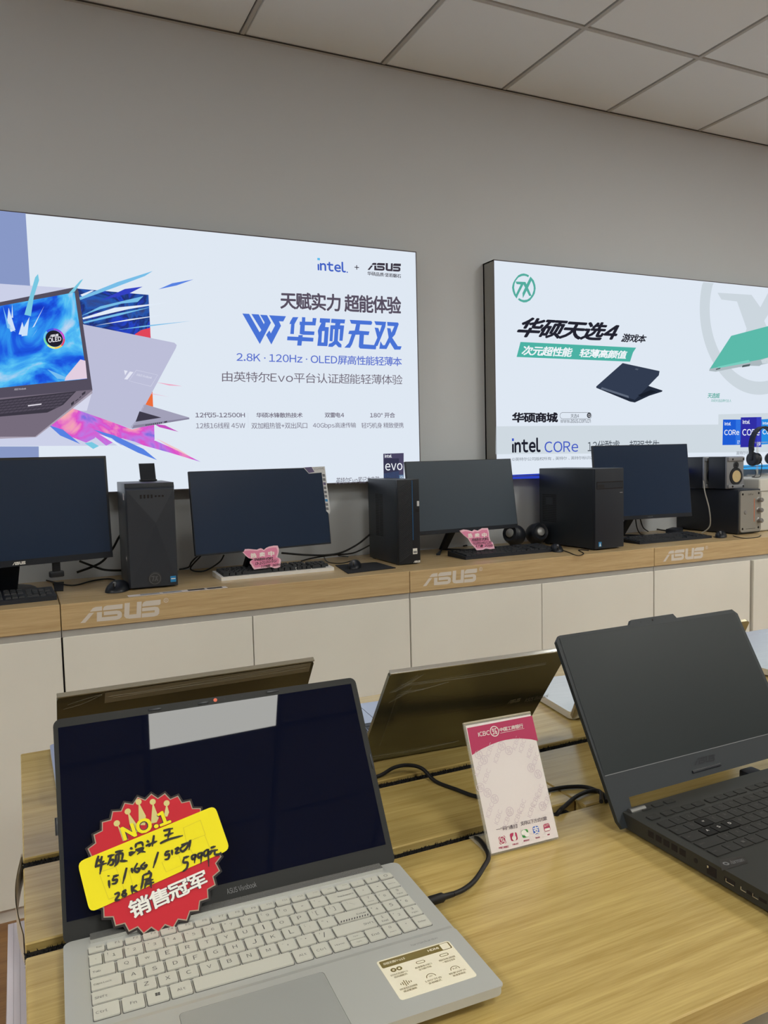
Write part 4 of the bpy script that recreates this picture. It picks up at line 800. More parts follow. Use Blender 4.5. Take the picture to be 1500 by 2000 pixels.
cable('thick black cable from the slim tower sagging towards the white keyboard', [(x, 2.95, max(z, ZT+.004)) for x, z in [(1.321,1.054),(1.269,1.019),(1.2,0.9904),(1.132,0.9829),(1.044,0.9896),(0.9377,1.006)]], .004)
cable('black cable from the slim tower down to the back of the counter', [(x, 2.97, max(z, ZT+.004)) for x, z in [(1.329,1.007),(1.254,0.98),(1.162,0.9784),(1.073,0.9727),(1.024,0.9641)]], .003)
cable('thin black mouse cable winding behind the mouse mat', [(x, y, ZT+.0055) for x, y in [(1.218,2.887),(1.141,2.835),(1.114,2.906),(1.168,3.093),(1.226,3.284),(1.2,3.152),(1.243,3.001)]], .002)
cable('black cable bunch behind the pillar of the thick bezelled monitor', [(x, y, ZT+.004) for x, y in [(1.692,3.014),(1.815,3.112),(1.946,3.167),(2.12,3.256),(2.095,3.108),(2.004,3.124),(1.833,3.05)]], .003)
cable('thin black cable curled in front of the wide tower', [(x, y, ZT+.002) for x, y in [(2.101,2.673),(2.079,2.605),(2.045,2.51),(2.106,2.545),(2.164,2.649),(2.187,2.611)]], .0018)
cable('black cables piled behind the rightmost keyboard', [(x, y, ZT+.006) for x, y in [(3,3.139),(3.174,3.255),(3.18,3.174),(3.221,3.141),(3.12,3.008),(3.006,2.965),(3.014,3.058),(3.098,3.204),(3.231,3.248),(3.163,3.078)]], .004)
cable('black cable hanging from the monitor next to the wide tower', [(x, 2.86, max(z, ZT+.004)) for x, z in [(2.679,1.052),(2.688,1.007),(2.708,0.9761),(2.747,0.9636)]], .0028)
cable('second black cable hanging from the monitor next to the wide tower', [(x, 2.88, max(z, ZT+.004)) for x, z in [(2.727,1.048),(2.746,1.002),(2.779,0.9799)]], .0028)
cable('thin black cable lying before the bass box', [(x, y, ZT+.002) for x, y in [(3.093,2.651),(3.047,2.574),(3.057,2.539),(3.126,2.541),(3.208,2.59)]], .0018)
t = thing('power_adapter', 'black power brick lying behind the rightmost keyboard', 'adapter', (2.93, 2.86, ZT), .5)
MB().box(-.055, .055, -.028, .028, 0, .032, 0, .006).build('brick', BLACK, t); MB().lathe([(0, .05), (.006, .05), (.005, .075), (0, .075)], (0, 0, .016), 'x', seg=12).build('strain_relief', WIRE, t)
t = thing('sticker_strip', 'strip of white and dark stickers stuck on the worktop edge before the angular tower', 'sticker', (.462, 2.566, ZT), 0)
b = MB(); b.box(-.158, .158, -.018, .016, 0, .0006)
b.build('paper', PAPER, t); b = MB()
for x0, x1, m in ((-.12, -.06, 1), (-.05, .01, 1), (.03, .085, 0), (.093, .143, 0)): b.flat([(x0, -.012), (x1, -.012), (x1, .011), (x0, .011)], XY(.0009), m)
b.build('pictures', [mat('sticker_black', (36, 36, 42), .4), mat('sticker_grey', (150, 152, 160), .4)], t)

# ------------------------------------------------------------------ oak display table
TZ = .895
t = thing('display_table', 'oak topped display table with brush lined cable slots in the foreground', 'table', (1.1, .95, 0), 0)
EX = 2.3
def plank(name, x0, x1, y0, y1):
    return MB().box(x0, x1, y0, y1, TZ-.034, TZ, 0, .0015, 1).build(name, OAKT, t, True)
plank('front_panel', -.016, EX, .475, .829)
plank('middle_panel', -.016, .6885, .853, 1.020); plank('middle_panel', .6900, EX, .833, 1.020)
plank('back_panel', -.016, EX, 1.043, 1.432)
BR = mat('brush_black', (16, 15, 15), .95, bump=.6, bscale=600)
def brush(x0, x1, y0, y1, zt):
    b = MB(); rnd = random.Random(int(y0*1000)); n = int((x1-x0)/.0020)
    b.box(x0, x1, y0, y1, TZ-.034, zt-.003)
    for k in range(n):
        x = x0+(x1-x0)*k/n
        for j in range(6):
            y = y0+(y1-y0)*(j+.5)/6+rnd.uniform(-.002, .002); h = zt+rnd.uniform(-.0025, .0015)+(.002 if rnd.random() < .01 else 0); dx = rnd.uniform(-.002, .002); dy = rnd.uniform(-.003, .003)
            b.add([(x-.0010, y, zt-.004), (x+.0010, y, zt-.004), (x, y+.002, zt-.004), (x+dx, y+dy, h)], [(0, 1, 3), (1, 2, 3), (2, 0, 3)])
    return b.build('brush_strip', BR, t, True, smooth=False, label='black bristle strip in a cable slot')
brush(-.016, .672, .829, .853, TZ-.007); brush(-.016, EX, 1.020, 1.043, TZ-.003)
b = MB().box(.02, EX-.05, .56, 1.36, .06, TZ-.034).box(.05, EX-.08, .60, 1.32, 0, .06)
b.build('body', WHITE2, t, True)
MB().box(.01, EX-.04, .425, .545, .10, TZ-.075, 0, .004).build('drawer_front', WHITE2, t, True)
b = MB()                     # loosened edge band peeling away on the left
def band(u, v):
    y = .875+.19*u; k = math.sin(math.pi*min(1, u*1.02))
    return (-.0165-.0075*k, y, TZ-.002-.034*(1-v)-.0*k)
b.grid(20, 1, band); b.grid(20, 1, lambda u, v: (band(u, v)[0]-.0012, band(u, v)[1], band(u, v)[2]))
b.build('edge_band', mat('edge_band', (214, 202, 180), .4), t, True, label='peeling pale edge band')
t = thing('cardboard_sheets', 'stack of thin white sheets leaning against the left side of the display table', 'cardboard', (-.07, 1.0, 0), 0)
for k in range(3):
    x = -.017-.0062*k
    MB().add([(x, .60, .84), (x, 1.0, .84), (x-.006, 1.0, .84), (x-.006, .60, .84), (x-.06, .60, 0), (x-.06, 1.0, 0), (x-.066, 1.0, 0), (x-.066, .60, 0)],
             [(0, 1, 2, 3), (4, 5, 6, 7), (0, 1, 5, 4), (1, 2, 6, 5), (2, 3, 7, 6), (3, 0, 4, 7)]).build('sheet', mat('sheet_lilac_white', (214, 208, 218), .5), t, True, smooth=False)
o = MB().grid(8, 6, lambda u, v: (-.0175-.016*v-.006*math.sin(3*v+2*u)*v, .69+.05*u+.02*v*u, TZ-.006-.055*v+.008*math.sin(4*u))).build('torn_film', mat('torn_film', (206, 198, 178), .35))
tag(o, 'scrap of pale torn film sticking out at the left edge of the display table', 'film')

# ------------------------------------------------------------------ silver laptop, front left
YAW1 = -.0395
c1, s1 = math.cos(YAW1), math.sin(YAW1)
bx, by = .3778-.1797*c1, .7896-.1797*s1
L1 = thing('laptop', 'silver laptop with a glossy black screen and a big red and yellow price card', 'laptop', (bx, by, TZ), YAW1, 'laptops on the display table')
ZB = .0204; HW = .1797; DP = .2353
base = MB().prism(rr(-HW, -DP, HW, .0, .008), ZB-.0085, ZB-.0013, 'z')
o_, i_ = rr(-HW+.0005, -DP+.0005, HW-.0005, -.0005, .008), rr(-HW+.010, -DP+.014, HW-.010, -.008, .008)
n_ = len(o_); base.add([(x, y, ZB-.0085) for x, y in o_]+[(x, y, .0035) for x, y in i_], [[k, (k+1) % n_, n_+(k+1) % n_, n_+k] for k in range(n_)]+[[n_+k for k in range(n_)]])
base.add([(-HW+.002, -.1415, ZB), (HW-.002, -.1415, ZB), (HW-.002, -.136, ZB-.0013), (-HW+.002, -.136, ZB-.0013)], [(0, 1, 2, 3)])
base.prism(rr(-HW, -DP, HW, -.1415, .0045), ZB-.0014, ZB, 'z')
base = base.build('base', SILVER, L1)
for x in (-.13, .13):
    for y in (-.03, -.21): MB().lathe([(0, 0), (.008, 0), (.008, .004), (0, .004)], (x, y, 0), seg=14).build('rubber_foot', BLACK, L1)
zk = ZB-.0013
# keys: (label, width units, small label)
R0 = [('Esc', 1, '')]+[('F%d' % k, 1, '') for k in range(1, 13)]+[('PrtSc', 1, ''), ('Insert', 1, ''), ('Delete', 1, ''), ('*', 1, ''), ('/', 1, ''), ('⏻', 1, '')]
R1 = [('`', .72, '')]+[(c, 1, s) for c, s in zip('1234567890-=', '!@#$%^&*()_+')]+[('Backspace', 1.72, '')]+[('+', .9, ''), ('-', .9, ''), ('Num Lk', .9, '')]
R2 = [('Tab', 1.28, '')]+[(c, 1, '') for c in 'QWERTYUIOP']+[('[', 1, '{'), (']', 1, '}'), ('\\', 1.16, '|')]+[('7', .9, 'Home'), ('8', .9, '▲'), ('9', .9, 'PgUp')]
R3 = [('Caps Lock', 1.52, '')]+[(c, 1, '') for c in 'ASDFGHJKL']+[(';', 1, ':'), ("'", 1, '"'), ('Enter', 1.92, '')]+[('4', .9, '◄'), ('5', .9, ''), ('6', .9, '►')]
R4 = [('Shift', 2.02, '')]+[(c, 1, '') for c in 'ZXCVBNM']+[(',', 1, '<'), ('.', 1, '>'), ('/', 1, '?'), ('Shift', 2.42, '')]+[('1', .9, 'End'), ('2', .9, '▼'), ('3', .9, 'PgDn')]
R5 = [('Ctrl', 1.28, ''), ('Fn', 1.1, ''), ('⊞', 1.1, ''), ('Alt', 1.1, ''), (' ', 5.0, ''), ('Alt', 1.0, ''), ('Ctrl', 1.0, ''), ('Home', 1.0, ''), ('PgUp', 1.0, 'PgDn'), ('End', 1.0, '')]+[('0', .9, 'Insert'), ('.', .9, 'Delete'), ('Enter', .9, '')]
KX0, KX1 = -.1585, .1632
rows = [(R0, -.0205, .0095), (R1, -.0335, .0165), (R2, -.0525, .0165), (R3, -.0715, .0165), (R4, -.0905, .0165), (R5, -.1095, .0180)]
for row, yt, kh in rows:
    tot = sum(k[1] for k in row); u = (KX1-KX0)/tot; x = KX0
    for name, wd, small in row:
        a, b_ = x+.0012, x+wd*u-.0012; x += wd*u; y0, y1 = yt-kh, yt
        if name == 'Enter' and row is R3: pass
        parts = [(y0, y1, name, small)]
        if name == 'PgUp': parts = [((y0+y1)/2+.0006, y1, 'PgUp', ''), (y0, (y0+y1)/2-.0006, 'PgDn', '')]
        for y0, y1, name, small in parts:
            k = MB().prism(rr(a-.0006, y0-.0008, b_+.0006, y1+.0002, .0016, 3), zk-.0002, zk+.0002, 'z', 2)  # dark rim plate paints the shade around the key, wider at its front
            k.prism(rr(a, y0, b_, y1, .0014, 3), zk+.0001, zk+.0016, 'z', 0)
            zz = XY(zk+.00175); w_, h_ = b_-a, y1-y0
            if name.strip():
                if len(name) == 1 and name not in '⏻⊞':
                    if name == '.': k.text(name, [(a+w_*.46, y1-h_*.34), (a+w_*.54, y1-h_*.42)], zz, 1, keep=True)
                    elif small and len(small) > 1:
                        k.text(name, [(a+w_*.40, y1-h_*.12), (a+w_*.58, y1-h_*.48)], zz, 1, keep=True); k.text(small, [(a+w_*.28, y1-h_*.62), (a+w_*.74, y1-h_*.84)], zz, 1, keep=True)
                    elif small and name in '1234567890':
                        k.text(name, [(a+w_*.44, y1-h_*.30), (a+w_*.62, y1-h_*.74)], zz, 1, keep=True); k.text(small, [(a+w_*.14, y1-h_*.20), (a+w_*.24, y1-h_*.44)], zz, 1, keep=True)
                    elif name in "`-=;',.*+": k.text(name, [(a+w_*.45, y1-h_*.44), (a+w_*.58, y1-h_*.58)], zz, 1, keep=True)
                    else: k.text(name, [(a+w_*.36, y1-h_*.26), (a+w_*.62, y1-h_*.74)], zz, 1, keep=True)
                    if small and len(small) == 1 and name not in '1234567890' : k.text(small, [(a+w_*.2, y1-h_*.2), (a+w_*.3, y1-h_*.42)], zz, 1, keep=True)
                elif name == '⏻':
                    n = 14; rc = ((a+b_)/2, (y0+y1)/2)
                    k.ring([ell(rc, .0022, i*2*math.pi/n) for i in range(n)], [ell(rc, .0017, i*2*math.pi/n) for i in range(n)], zz, 1)
                elif name == '⊞':
                    for i in (0, 1):
                        for j in (0, 1): k.flat(quad([(a+w_*.40+i*.0022, y0+h_*.45+j*.0022+.002), (a+w_*.40+i*.0022+.0019, y0+h_*.45+j*.0022)]), zz, 1)
                elif row is R0: k.text(name, [(a+w_*.5, y1-h_*.14), (a+w_*.86, y1-h_*.46)], zz, 1, keep=True)
                else:
                    wide = min(.22*h_*len(name)*.55+.001, w_*.6); right = name in ('Backspace', ) or (name in ('Enter', 'Shift') and x > 0 and wd > 1)
                    x_ = b_-wide-.0015 if right else (a+.002 if wd > 1.2 else (a+b_-wide)/2)
                    k.text(name, [(x_, y0+h_*.58), (x_+wide, y0+h_*.34)], zz, 1, keep=True)
            if name == 'Enter' and row is R3:
                for i in range(11):
                    xx = a+.0012+i*(w_-.002)/11; k.flat([(xx, y0+.0008), (xx+.0014, y0+.0008), (xx+.0026, y0+.0036), (xx+.0012, y0+.0036)], zz, 1)
            k.build('key', [KEYS, LEG, KEYSHADE], base, smooth=False)
pad = MB().prism(rr(-.0905, -DP+.003, .0392, -.1500, .004), ZB, ZB+.0002, 'z', 1).prism(rr(-.0900, -DP+.0035, .0387, -.1505, .004), ZB+.0001, ZB+.0004, 'z', 0)
pad.build('touchpad', [mat('touchpad_silver', (180, 183, 180), .38, metal=.4), SILVERB], base)
# info sticker and blue sticker on the palm rest
st = MB().prism(rr(.0880, -.2150, .1640, -.1583, .003), ZB, ZB+.0002, 'z', 0).flat(rr(.0900, -.1700, .1625, -.1600, .0015), XY(ZB+.0003), 1)
zt = XY(ZB+.0005)
st.text('华硕无畏Pro15', [(.0925, -.1632), (.1145, -.1668)], zt, 0, bold=.02, shear=.1); st.text('HDMI', [(.1385, -.1632), (.1500, -.1664)], zt, 0, bold=.03); st.flat(rr(.1525, -.1695, .1610, -.1608, .001), zt, 0)
rows_ = [('好动大风扇Pro', '双风扇散热'), ('高速雷电4接口', '全功能传输'), ('指纹电源键', '一键安全登录'), ('好听麦克风双向降噪', '通话更清晰'), ('180°开合', '多种模式'), ('畅享WiFi6', '高速更稳定')]
for i, (l1, l2) in enumerate(rows_):
    cx, cy = .1010+.0245*(i % 3), -.1735-.0205*(i//3); ic = (cx, cy-.0025)
    if i == 0: [st.ring([ell((cx+dx, cy-.0025), .0028, k*math.pi/6) for k in range(12)], [ell((cx+dx, cy-.0025), .0012, k*math.pi/6) for k in range(12)], zt, 1) for dx in (-.0029, .0029)]
    elif i in (1, 2): st.ring(rr(cx-.0045, cy-.0046, cx+.0045, cy-.0008, .0018), rr(cx-.0038, cy-.0040, cx+.0038, cy-.0014, .0012), zt, 1)
    elif i == 3: [st.flat(quad([(cx-.005+.002*k, cy-.0025+h), (cx-.0042+.002*k, cy-.0025-h)]), zt, 1) for k, h in enumerate((.001, .002, .004, .003, .0015, .001))]
    else:
        n = 10; st.add([zt(*ell((cx, cy-.005), r, math.pi*k/n)) for k in range(n+1) for r in (.0048, .0041)], [(2*k, 2*k+1, 2*k+3, 2*k+2) for k in range(n)], 1)
        st.text('180°' if i == 4 else 'M', [(cx-.002, cy-.0028), (cx+.002, cy-.0046)], zt, 1)
    st.text(l1, [(cx-.0085, cy-.0075), (cx+.0085, cy-.0100)], zt, 1); st.text(l2, [(cx-.0065, cy-.0110), (cx+.0065, cy-.0135)], zt, 1)
st.build('info_sticker', [mat('sticker_ivory', (236, 230, 208), .4), mat('sticker_olive', (122, 108, 60), .45)], base, smooth=False, label='white sticker with a gold header and six small icons')
MB().text('harman/kardon', [(.128, -.1485), (.156, -.1515)], XY(ZB+.0003)).build('palm_print', mat('palm_grey', (140, 142, 140), .5), base)
MB().prism(rr(-.1262, -DP+.004, -.1120, -.2178, .0015), ZB, ZB+.0002, 'z').build('blue_sticker', BLUEST, base)
# lid
LH, LT = .2219, .563
LID = dict(loc=(0, .0045, .0182), rot=(-LT, 0, 0))
W2 = .1795
lid = MB().prism(rr(-W2, -.004, W2, LH, .008), .0, .0055, 'y').build('lid', BEZEL, L1, **LID)
MB().flat([(-0.1745,0.2123),(0.1726,0.2142),(0.1725,0.0191),(-0.1756,0.0166)], XZ(-.0003)).build('screen', SCREENG, lid)
q = (-0.0001,0.2181)
MB().lathe([(0, -.0006), (.0022, -.0006), (.0022, .0), (0, .0)], (q[0], 0, q[1]), 'y', seg=16).build('webcam_shutter', mat('orange_dot', (214, 84, 40), .4), lid, label='orange camera shutter dot')
cp = MB()
for q0, q1 in (((-0.021,0.2161), (-0.0085,0.2193)), ((-0.0774,0.2166), (-0.0632,0.2194)), ((0.0628,0.2178), (0.0783,0.2208))):
    cp.box(q0[0], q1[0], -.0012, 0, q0[1]-.0005, q0[1]+.0022, 0, .0005)
for q0 in ((-0.031,0.2176), (0.011,0.2183), (0.0323,0.2184)): cp.lathe([(0, -.0003), (.0006, -.0003), (.0006, 0), (0, 0)], (q0[0], 0, q0[1]), 'y', seg=10)
for q0 in ((-0.1808,0.109), (0.1779,0.1149)): cp.box(q0[0]-.0014, q0[0]+.0014, -.001, 0, q0[1]-.009, q0[1]+.009, 0, .0004)
cp.build('bumper', BLACK2, lid)
MB().text('ASUS Vivobook', [(-0.0165,0.0126),(0.0162,0.0127),(0.0164,0.0074),(-0.0157,0.0068)], XZ(-.0004)).build('lid_print', GREY, lid)
MB().prism(rr(-.155, -.0125, .157, -.001, .0012), ZB-.0016, ZB+.0026, 'z').build('hinge_cover', SILVERB, L1, label='bright silver hinge cover')

# the price card leaning on the screen
PC = thing('price_card', 'red starburst price card with a yellow banner leaning on the silver laptop', 'price card', (.1990, .7808, .9190), YAW1)
PCT = dict(loc=(0, 0, 0), rot=(-.6846, 0, 0))
cc = (-0.0889,0.0615)
e = [(-0.1555,0.0861), (-0.0714,0.1343), (-0.0215,0.0415), (-0.1163,-0), (-0.0327,0.1126)]
R = sum(math.hypot(p[0]-cc[0], p[1]-cc[1]) for p in e)/len(e)
def burst(r0, r1, n=30, ph=.05): return [ell(cc, r0 if k % 2 == 0 else r1, math.pi*k/n+ph) for k in range(2*n)]
card = MB().prism(burst(R, R*.925), .0, .0012, 'y', 0).build('card', [mat('card_border', (44, 38, 38), .5, spec=.2)], PC, smooth=False, **PCT)
MB().flat(burst(R*.965, R*.89), XZ(-.0003), 1).flat(burst(R*.945, R*.872), XZ(-.0006), 0).build('red_face', [RED, mat('card_line', (170, 158, 140), .6, spec=.1)], card, smooth=False)
bn = [(-0.1641,0.0751),(-0.0196,0.1045),(-0.0106,0.0555),(-0.1552,0.0252)]
def rquad(q, r=.12, n=4):
    out = []
    for i in range(4):
        p, a, d = Vector(q[i]), Vector(q[i-1]), Vector(q[(i+1) % 4]); a = p+(a-p).normalized()*.007; d = p+(d-p).normalized()*.007
        for k in range(n+1):
            u = k/n; v = a*(1-u)**2+p*2*u*(1-u)+d*u*u; out.append((v.x, v.y))
    return out
MB().prism(rquad(bn), -.0016, -.0008, 'y').build('banner', YELL, card, smooth=False, label='yellow banner')
g = MB()
for q in ([(-0.0563,0.0877),(-0.0372,0.0922),(-0.0341,0.0755),(-0.0552,0.0723)], [(-0.0824,0.0575),(-0.0642,0.0609),(-0.0619,0.0502),(-0.0792,0.0468)], [(-0.0552,0.0723),(-0.0349,0.0757),(-0.031,0.0598),(-0.0502,0.0594)], [(-0.1156,0.0562),(-0.1011,0.0587),(-0.0971,0.0422),(-0.1129,0.0402)], [(-0.1446,0.0611),(-0.1278,0.063),(-0.1203,0.035),(-0.137,0.0333)]):
    m_ = Vector(lerp2(q, .5, .5)); g.ring(q, [tuple(m_+(Vector(p)-m_)*.96) for p in q], XZ(-.0018))
g.build('printed_digits', mat('yellow_line', (206, 190, 30), .5), card, smooth=False)
g = MB()
for bx_, q in ((0, [(-0.1232,0.1061),(-0.1189,0.0974),(-0.1128,0.0873),(-0.1186,0.0867)]), (1, [(-0.1112,0.1162),(-0.1029,0.1002),(-0.102,0.094),(-0.1097,0.0896)]), (2, [(-0.0992,0.1242),(-0.0932,0.1081),(-0.0949,0.0985),(-0.1014,0.0999)]), (3, [(-0.0846,0.1214),(-0.0802,0.1032),(-0.0829,0.0991),(-0.0889,0.0988)]), (4, [(-0.0703,0.1172),(-0.0689,0.1071),(-0.0712,0.1029),(-0.0749,0.1037)])):
    g.flat([q[0], q[1], q[2], q[3]], XZ(-.0009)); g.flat([ell(q[0], .0032, k*math.pi/7) for k in range(14)], XZ(-.001))
g.build('crown', mat('crown_cream', (206, 196, 120), .45), card, smooth=False)
nq = [(-0.1206,0.1008),(-0.0708,0.1109),(-0.0675,0.0954),(-0.1175,0.0862)]
MB().text('NO.1', nq, XZ(-.0012), 1, bold=.075).text('NO.1', nq, XZ(-.0016), 0, bold=.04).build('number_one', [YELL, mat('outline_dark', (66, 44, 60), .5)], card, smooth=False)
hq = [(-0.1202,0.027),(-0.0404,0.0418),(-0.0382,0.0255),(-0.1168,0.0093)]
MB().text('销售冠军', hq, XZ(-.0012), 1, bold=.055).text('销售冠军', hq, XZ(-.0016), 0, bold=.026).build('heading', [PRINTW, mat('outline_dark', (66, 44, 60), .5)], card, smooth=False)
g = MB(); PEN = [[(-0.1435,0.0771),(-0.1455,0.0718),(-0.1471,0.0658)],
 [(-0.1455,0.0718),(-0.1417,0.0731)],
 [(-0.1402,0.076),(-0.1418,0.07),(-0.1381,0.0707)],
 [(-0.1479,0.0671),(-0.136,0.0682)],
 [(-0.1406,0.0708),(-0.1434,0.0587)],
 [(-0.135,0.0743),(-0.1279,0.0748)],
 [(-0.1313,0.0749),(-0.1331,0.0699),(-0.1357,0.0659)],
 [(-0.134,0.0698),(-0.1297,0.0699),(-0.1306,0.0658),(-0.1341,0.0656)],
 [(-0.1273,0.0769),(-0.1192,0.0772)],
 [(-0.1265,0.0745),(-0.1278,0.0656)],
 [(-0.1269,0.074),(-0.1202,0.0743),(-0.1218,0.0667)],
 [(-0.1237,0.0743),(-0.1251,0.0674),(-0.1292,0.0631)],
 [(-0.1234,0.0675),(-0.1159,0.0659)],
 [(-0.1122,0.0784),(-0.1098,0.0764)],
 [(-0.1141,0.0733),(-0.1089,0.0736)],
 [(-0.1118,0.0736),(-0.1129,0.071),(-0.1071,0.0737)],
 [(-0.1058,0.0814),(-0.1071,0.077)],
 [(-0.1059,0.0809),(-0.1003,0.0812),(-0.0993,0.0768)],
 [(-0.1073,0.075),(-0.0992,0.0753),(-0.106,0.0701)],
 [(-0.1061,0.0745),(-0.0973,0.0709)],
 [(-0.0951,0.0819),(-0.0925,0.0798)],
 [(-0.0967,0.0769),(-0.0922,0.0778),(-0.0936,0.0752)],
 [(-0.0913,0.0781),(-0.0846,0.0794)],
 [(-0.0872,0.0861),(-0.0901,0.0749)],
 [(-0.0773,0.0886),(-0.067,0.0892)],
 [(-0.0767,0.0834),(-0.067,0.0844)],
 [(-0.0705,0.0881),(-0.0737,0.0792)],
 [(-0.082,0.0762),(-0.0786,0.0775),(-0.0707,0.0789),(-0.0576,0.0797)],
 [(-0.1353,0.056),(-0.1355,0.0549)],
 [(-0.1354,0.0513),(-0.1354,0.0436)],
 [(-0.1313,0.0537),(-0.1254,0.0541)],
 [(-0.1305,0.0531),(-0.1316,0.0504),(-0.1277,0.0501),(-0.1291,0.0471),(-0.1332,0.0472)],
 [(-0.1173,0.0596),(-0.1225,0.0448)],
 [(-0.1126,0.0583),(-0.1122,0.0529)],
 [(-0.1063,0.0618),(-0.11,0.0561),(-0.1074,0.053),(-0.1048,0.0558),(-0.1085,0.0566)],
 [(-0.0987,0.061),(-0.1032,0.0577),(-0.1008,0.0549),(-0.0974,0.0579),(-0.1009,0.0575)],
 [(-0.0847,0.0685),(-0.0915,0.0535)],
 [(-0.0777,0.0664),(-0.0727,0.0671)],
 [(-0.0774,0.0663),(-0.078,0.0636),(-0.074,0.0636),(-0.0755,0.0595),(-0.0795,0.0595)],
 [(-0.0708,0.0676),(-0.0711,0.0621)],
 [(-0.0679,0.0673),(-0.0639,0.0682),(-0.0672,0.0633),(-0.0627,0.0635)],
 [(-0.0563,0.0699),(-0.062,0.0669),(-0.0601,0.0636),(-0.0553,0.0664),(-0.0506,0.0732),(-0.0534,0.0636)],
 [(-0.0608,0.0702),(-0.0499,0.0712)],
 [(-0.1313,0.0366),(-0.1274,0.0374),(-0.1273,0.0349),(-0.1306,0.031),(-0.126,0.0308)],
 [(-0.1242,0.0324),(-0.1238,0.032)],
 [(-0.1195,0.0386),(-0.1229,0.0375),(-0.1201,0.0346),(-0.1219,0.0328),(-0.1238,0.0352),(-0.1193,0.0377)],
 [(-0.1141,0.0416),(-0.1141,0.0333)],
 [(-0.1088,0.0409),(-0.1134,0.0375),(-0.1086,0.0342)],
 [(-0.1021,0.0487),(-0.0946,0.0494),(-0.096,0.0445),(-0.1018,0.0444)],
 [(-0.1021,0.0487),(-0.1033,0.0422),(-0.1057,0.0355)],
 [(-0.1006,0.0422),(-0.0924,0.0426)],
 [(-0.0989,0.0433),(-0.102,0.0355)],
 [(-0.0954,0.044),(-0.0954,0.0346)],
 [(-0.1019,0.0394),(-0.0919,0.0397)],
 [(-0.0963,0.0522),(-0.095,0.0485)],
 [(-0.0603,0.0568),(-0.0539,0.0575)],
 [(-0.0594,0.0567),(-0.0608,0.0526),(-0.0565,0.0514),(-0.0581,0.0462),(-0.0629,0.0435)],
 [(-0.0475,0.0579),(-0.0512,0.057),(-0.0511,0.0537),(-0.0479,0.0551),(-0.0475,0.0579),(-0.0496,0.0493)],
 [(-0.0407,0.0583),(-0.0448,0.0574),(-0.0444,0.0537),(-0.0412,0.0554),(-0.0407,0.0583),(-0.0432,0.0473)],
 [(-0.034,0.0604),(-0.0383,0.0581),(-0.038,0.0541),(-0.0344,0.0557),(-0.0338,0.0601),(-0.0354,0.0427)],
 [(-0.0309,0.061),(-0.0252,0.0616)],
 [(-0.0329,0.0575),(-0.0234,0.0576)],
 [(-0.0293,0.0588),(-0.0328,0.0539)],
 [(-0.0268,0.0571),(-0.0273,0.0536),(-0.0225,0.0529),(-0.0204,0.0546)]]
for k, q in enumerate(PEN): g.stroke(q, .00105, XZ(-.0022-.00003*(k % 9)))
g.build('handwriting', mat('marker_black', (30, 26, 20), .6), card, smooth=False)

# ------------------------------------------------------------------ bank payment sign
SG = thing('payment_sign', 'white and crimson payment sign in a slanted clear holder on the oak table', 'sign', (0.548, 0.7768, .8955), -.0422)
SH, SW, STL = .1537, .0989, .4054; SGT = dict(loc=(0, 0, .0015), rot=(-STL, 0, 0))
hl = MB().box(-SW/2-.001, SW/2+.001, .0003, .0018, 0, SH+.003, 0, .0004, 1).box(-SW/2-.001, SW/2+.001, -.0022, -.0008, 0, SH+.003, 0, .0004, 1).build('holder', ACRYL, SG, **SGT)
b = MB().box(-SW/2-.001, SW/2+.001, -.001, .051, 0, .0016, 0, .0004, 1); b.build('foot', ACRYL, SG)
MB().box(-SW/2-.001, SW/2+.001, -.0022, .0018, SH+.002, SH+.0042, 0, .0006, 1).build('top_edge', mat('acrylic_edge', (176, 168, 146), .25), hl)
pp = MB().box(-SW/2+.0012, SW/2-.0004, -.0026, -.0023, .0012, SH, 0).build('paper_front', PAPER, hl)
FC = XZ(-.0028); FD = XZ(-.0031); FE = XZ(-.0034)
arcp = [(-0.0472,0.1507),(0.0508,0.1517),(0.0511,0.1191),(0.0414,0.1228),(0.0272,0.126),(0.0155,0.1276),(0.0035,0.1279),(-0.0073,0.1272),(-0.0182,0.1256),(-0.0333,0.1223),(-0.0477,0.1175)]
MB().flat(arcp, FC).build('header', MAG, pp, smooth=False, label='crimson curved header')
b = MB().text('ICBC', [(-0.0334,0.1433),(-0.0164,0.1435),(-0.0172,0.1377),(-0.0337,0.1378)], FD, 0, bold=.012).text('中国工商银行', [(-0.0015,0.1438),(0.034,0.1442),(0.0335,0.1388),(-0.0019,0.1389)], FD, 0, bold=.012)
b.flat([(-0.0016,0.1375),(0.0348,0.1379),(0.0347,0.1376),(-0.0016,0.1371)], FD, 0)
def bank(mb, c, r, fm, m=0):
    mb.ring([ell(c, r, k*math.pi/12) for k in range(24)], [ell(c, r*.84, k*math.pi/12) for k in range(24)], fm, m)
    for x0, x1, z0, z1 in ((-.5, -.1, .38, .54), (.1, .5, .38, .54), (-.5, -.1, -.54, -.38), (.1, .5, -.54, -.38), (-.1-.14, -.1, -.54, .54), (.1, .24, -.54, .54), (-.5, -.24, .0, .12), (.24, .5, -.12, .0), (-.5, -.38, .0, .4), (.38, .5, -.4, 0)):
        mb.flat(quad([(c[0]+x0*r, c[1]+z1*r), (c[0]+x1*r, c[1]+z0*r)]), fm, m)
bank(b, (-0.0094,0.1409), .0066, FD); b.build('header_lettering', [PRINTW], pp, smooth=False)
b = MB()
wm = [(545,545),(680,505),(630,615),(480,660),(420,600),(760,555),(910,500),(1000,560),(840,470),(420,760),(510,840),(440,970),(520,1030),(1010,750),(1090,820),(1060,650),(1110,1010),(1060,1110),(545,1225),(600,1100),(640,1300),(770,1240),(740,1330),(910,1180),(1010,1225),(1140,1180),(1190,1100),(860,1300)]
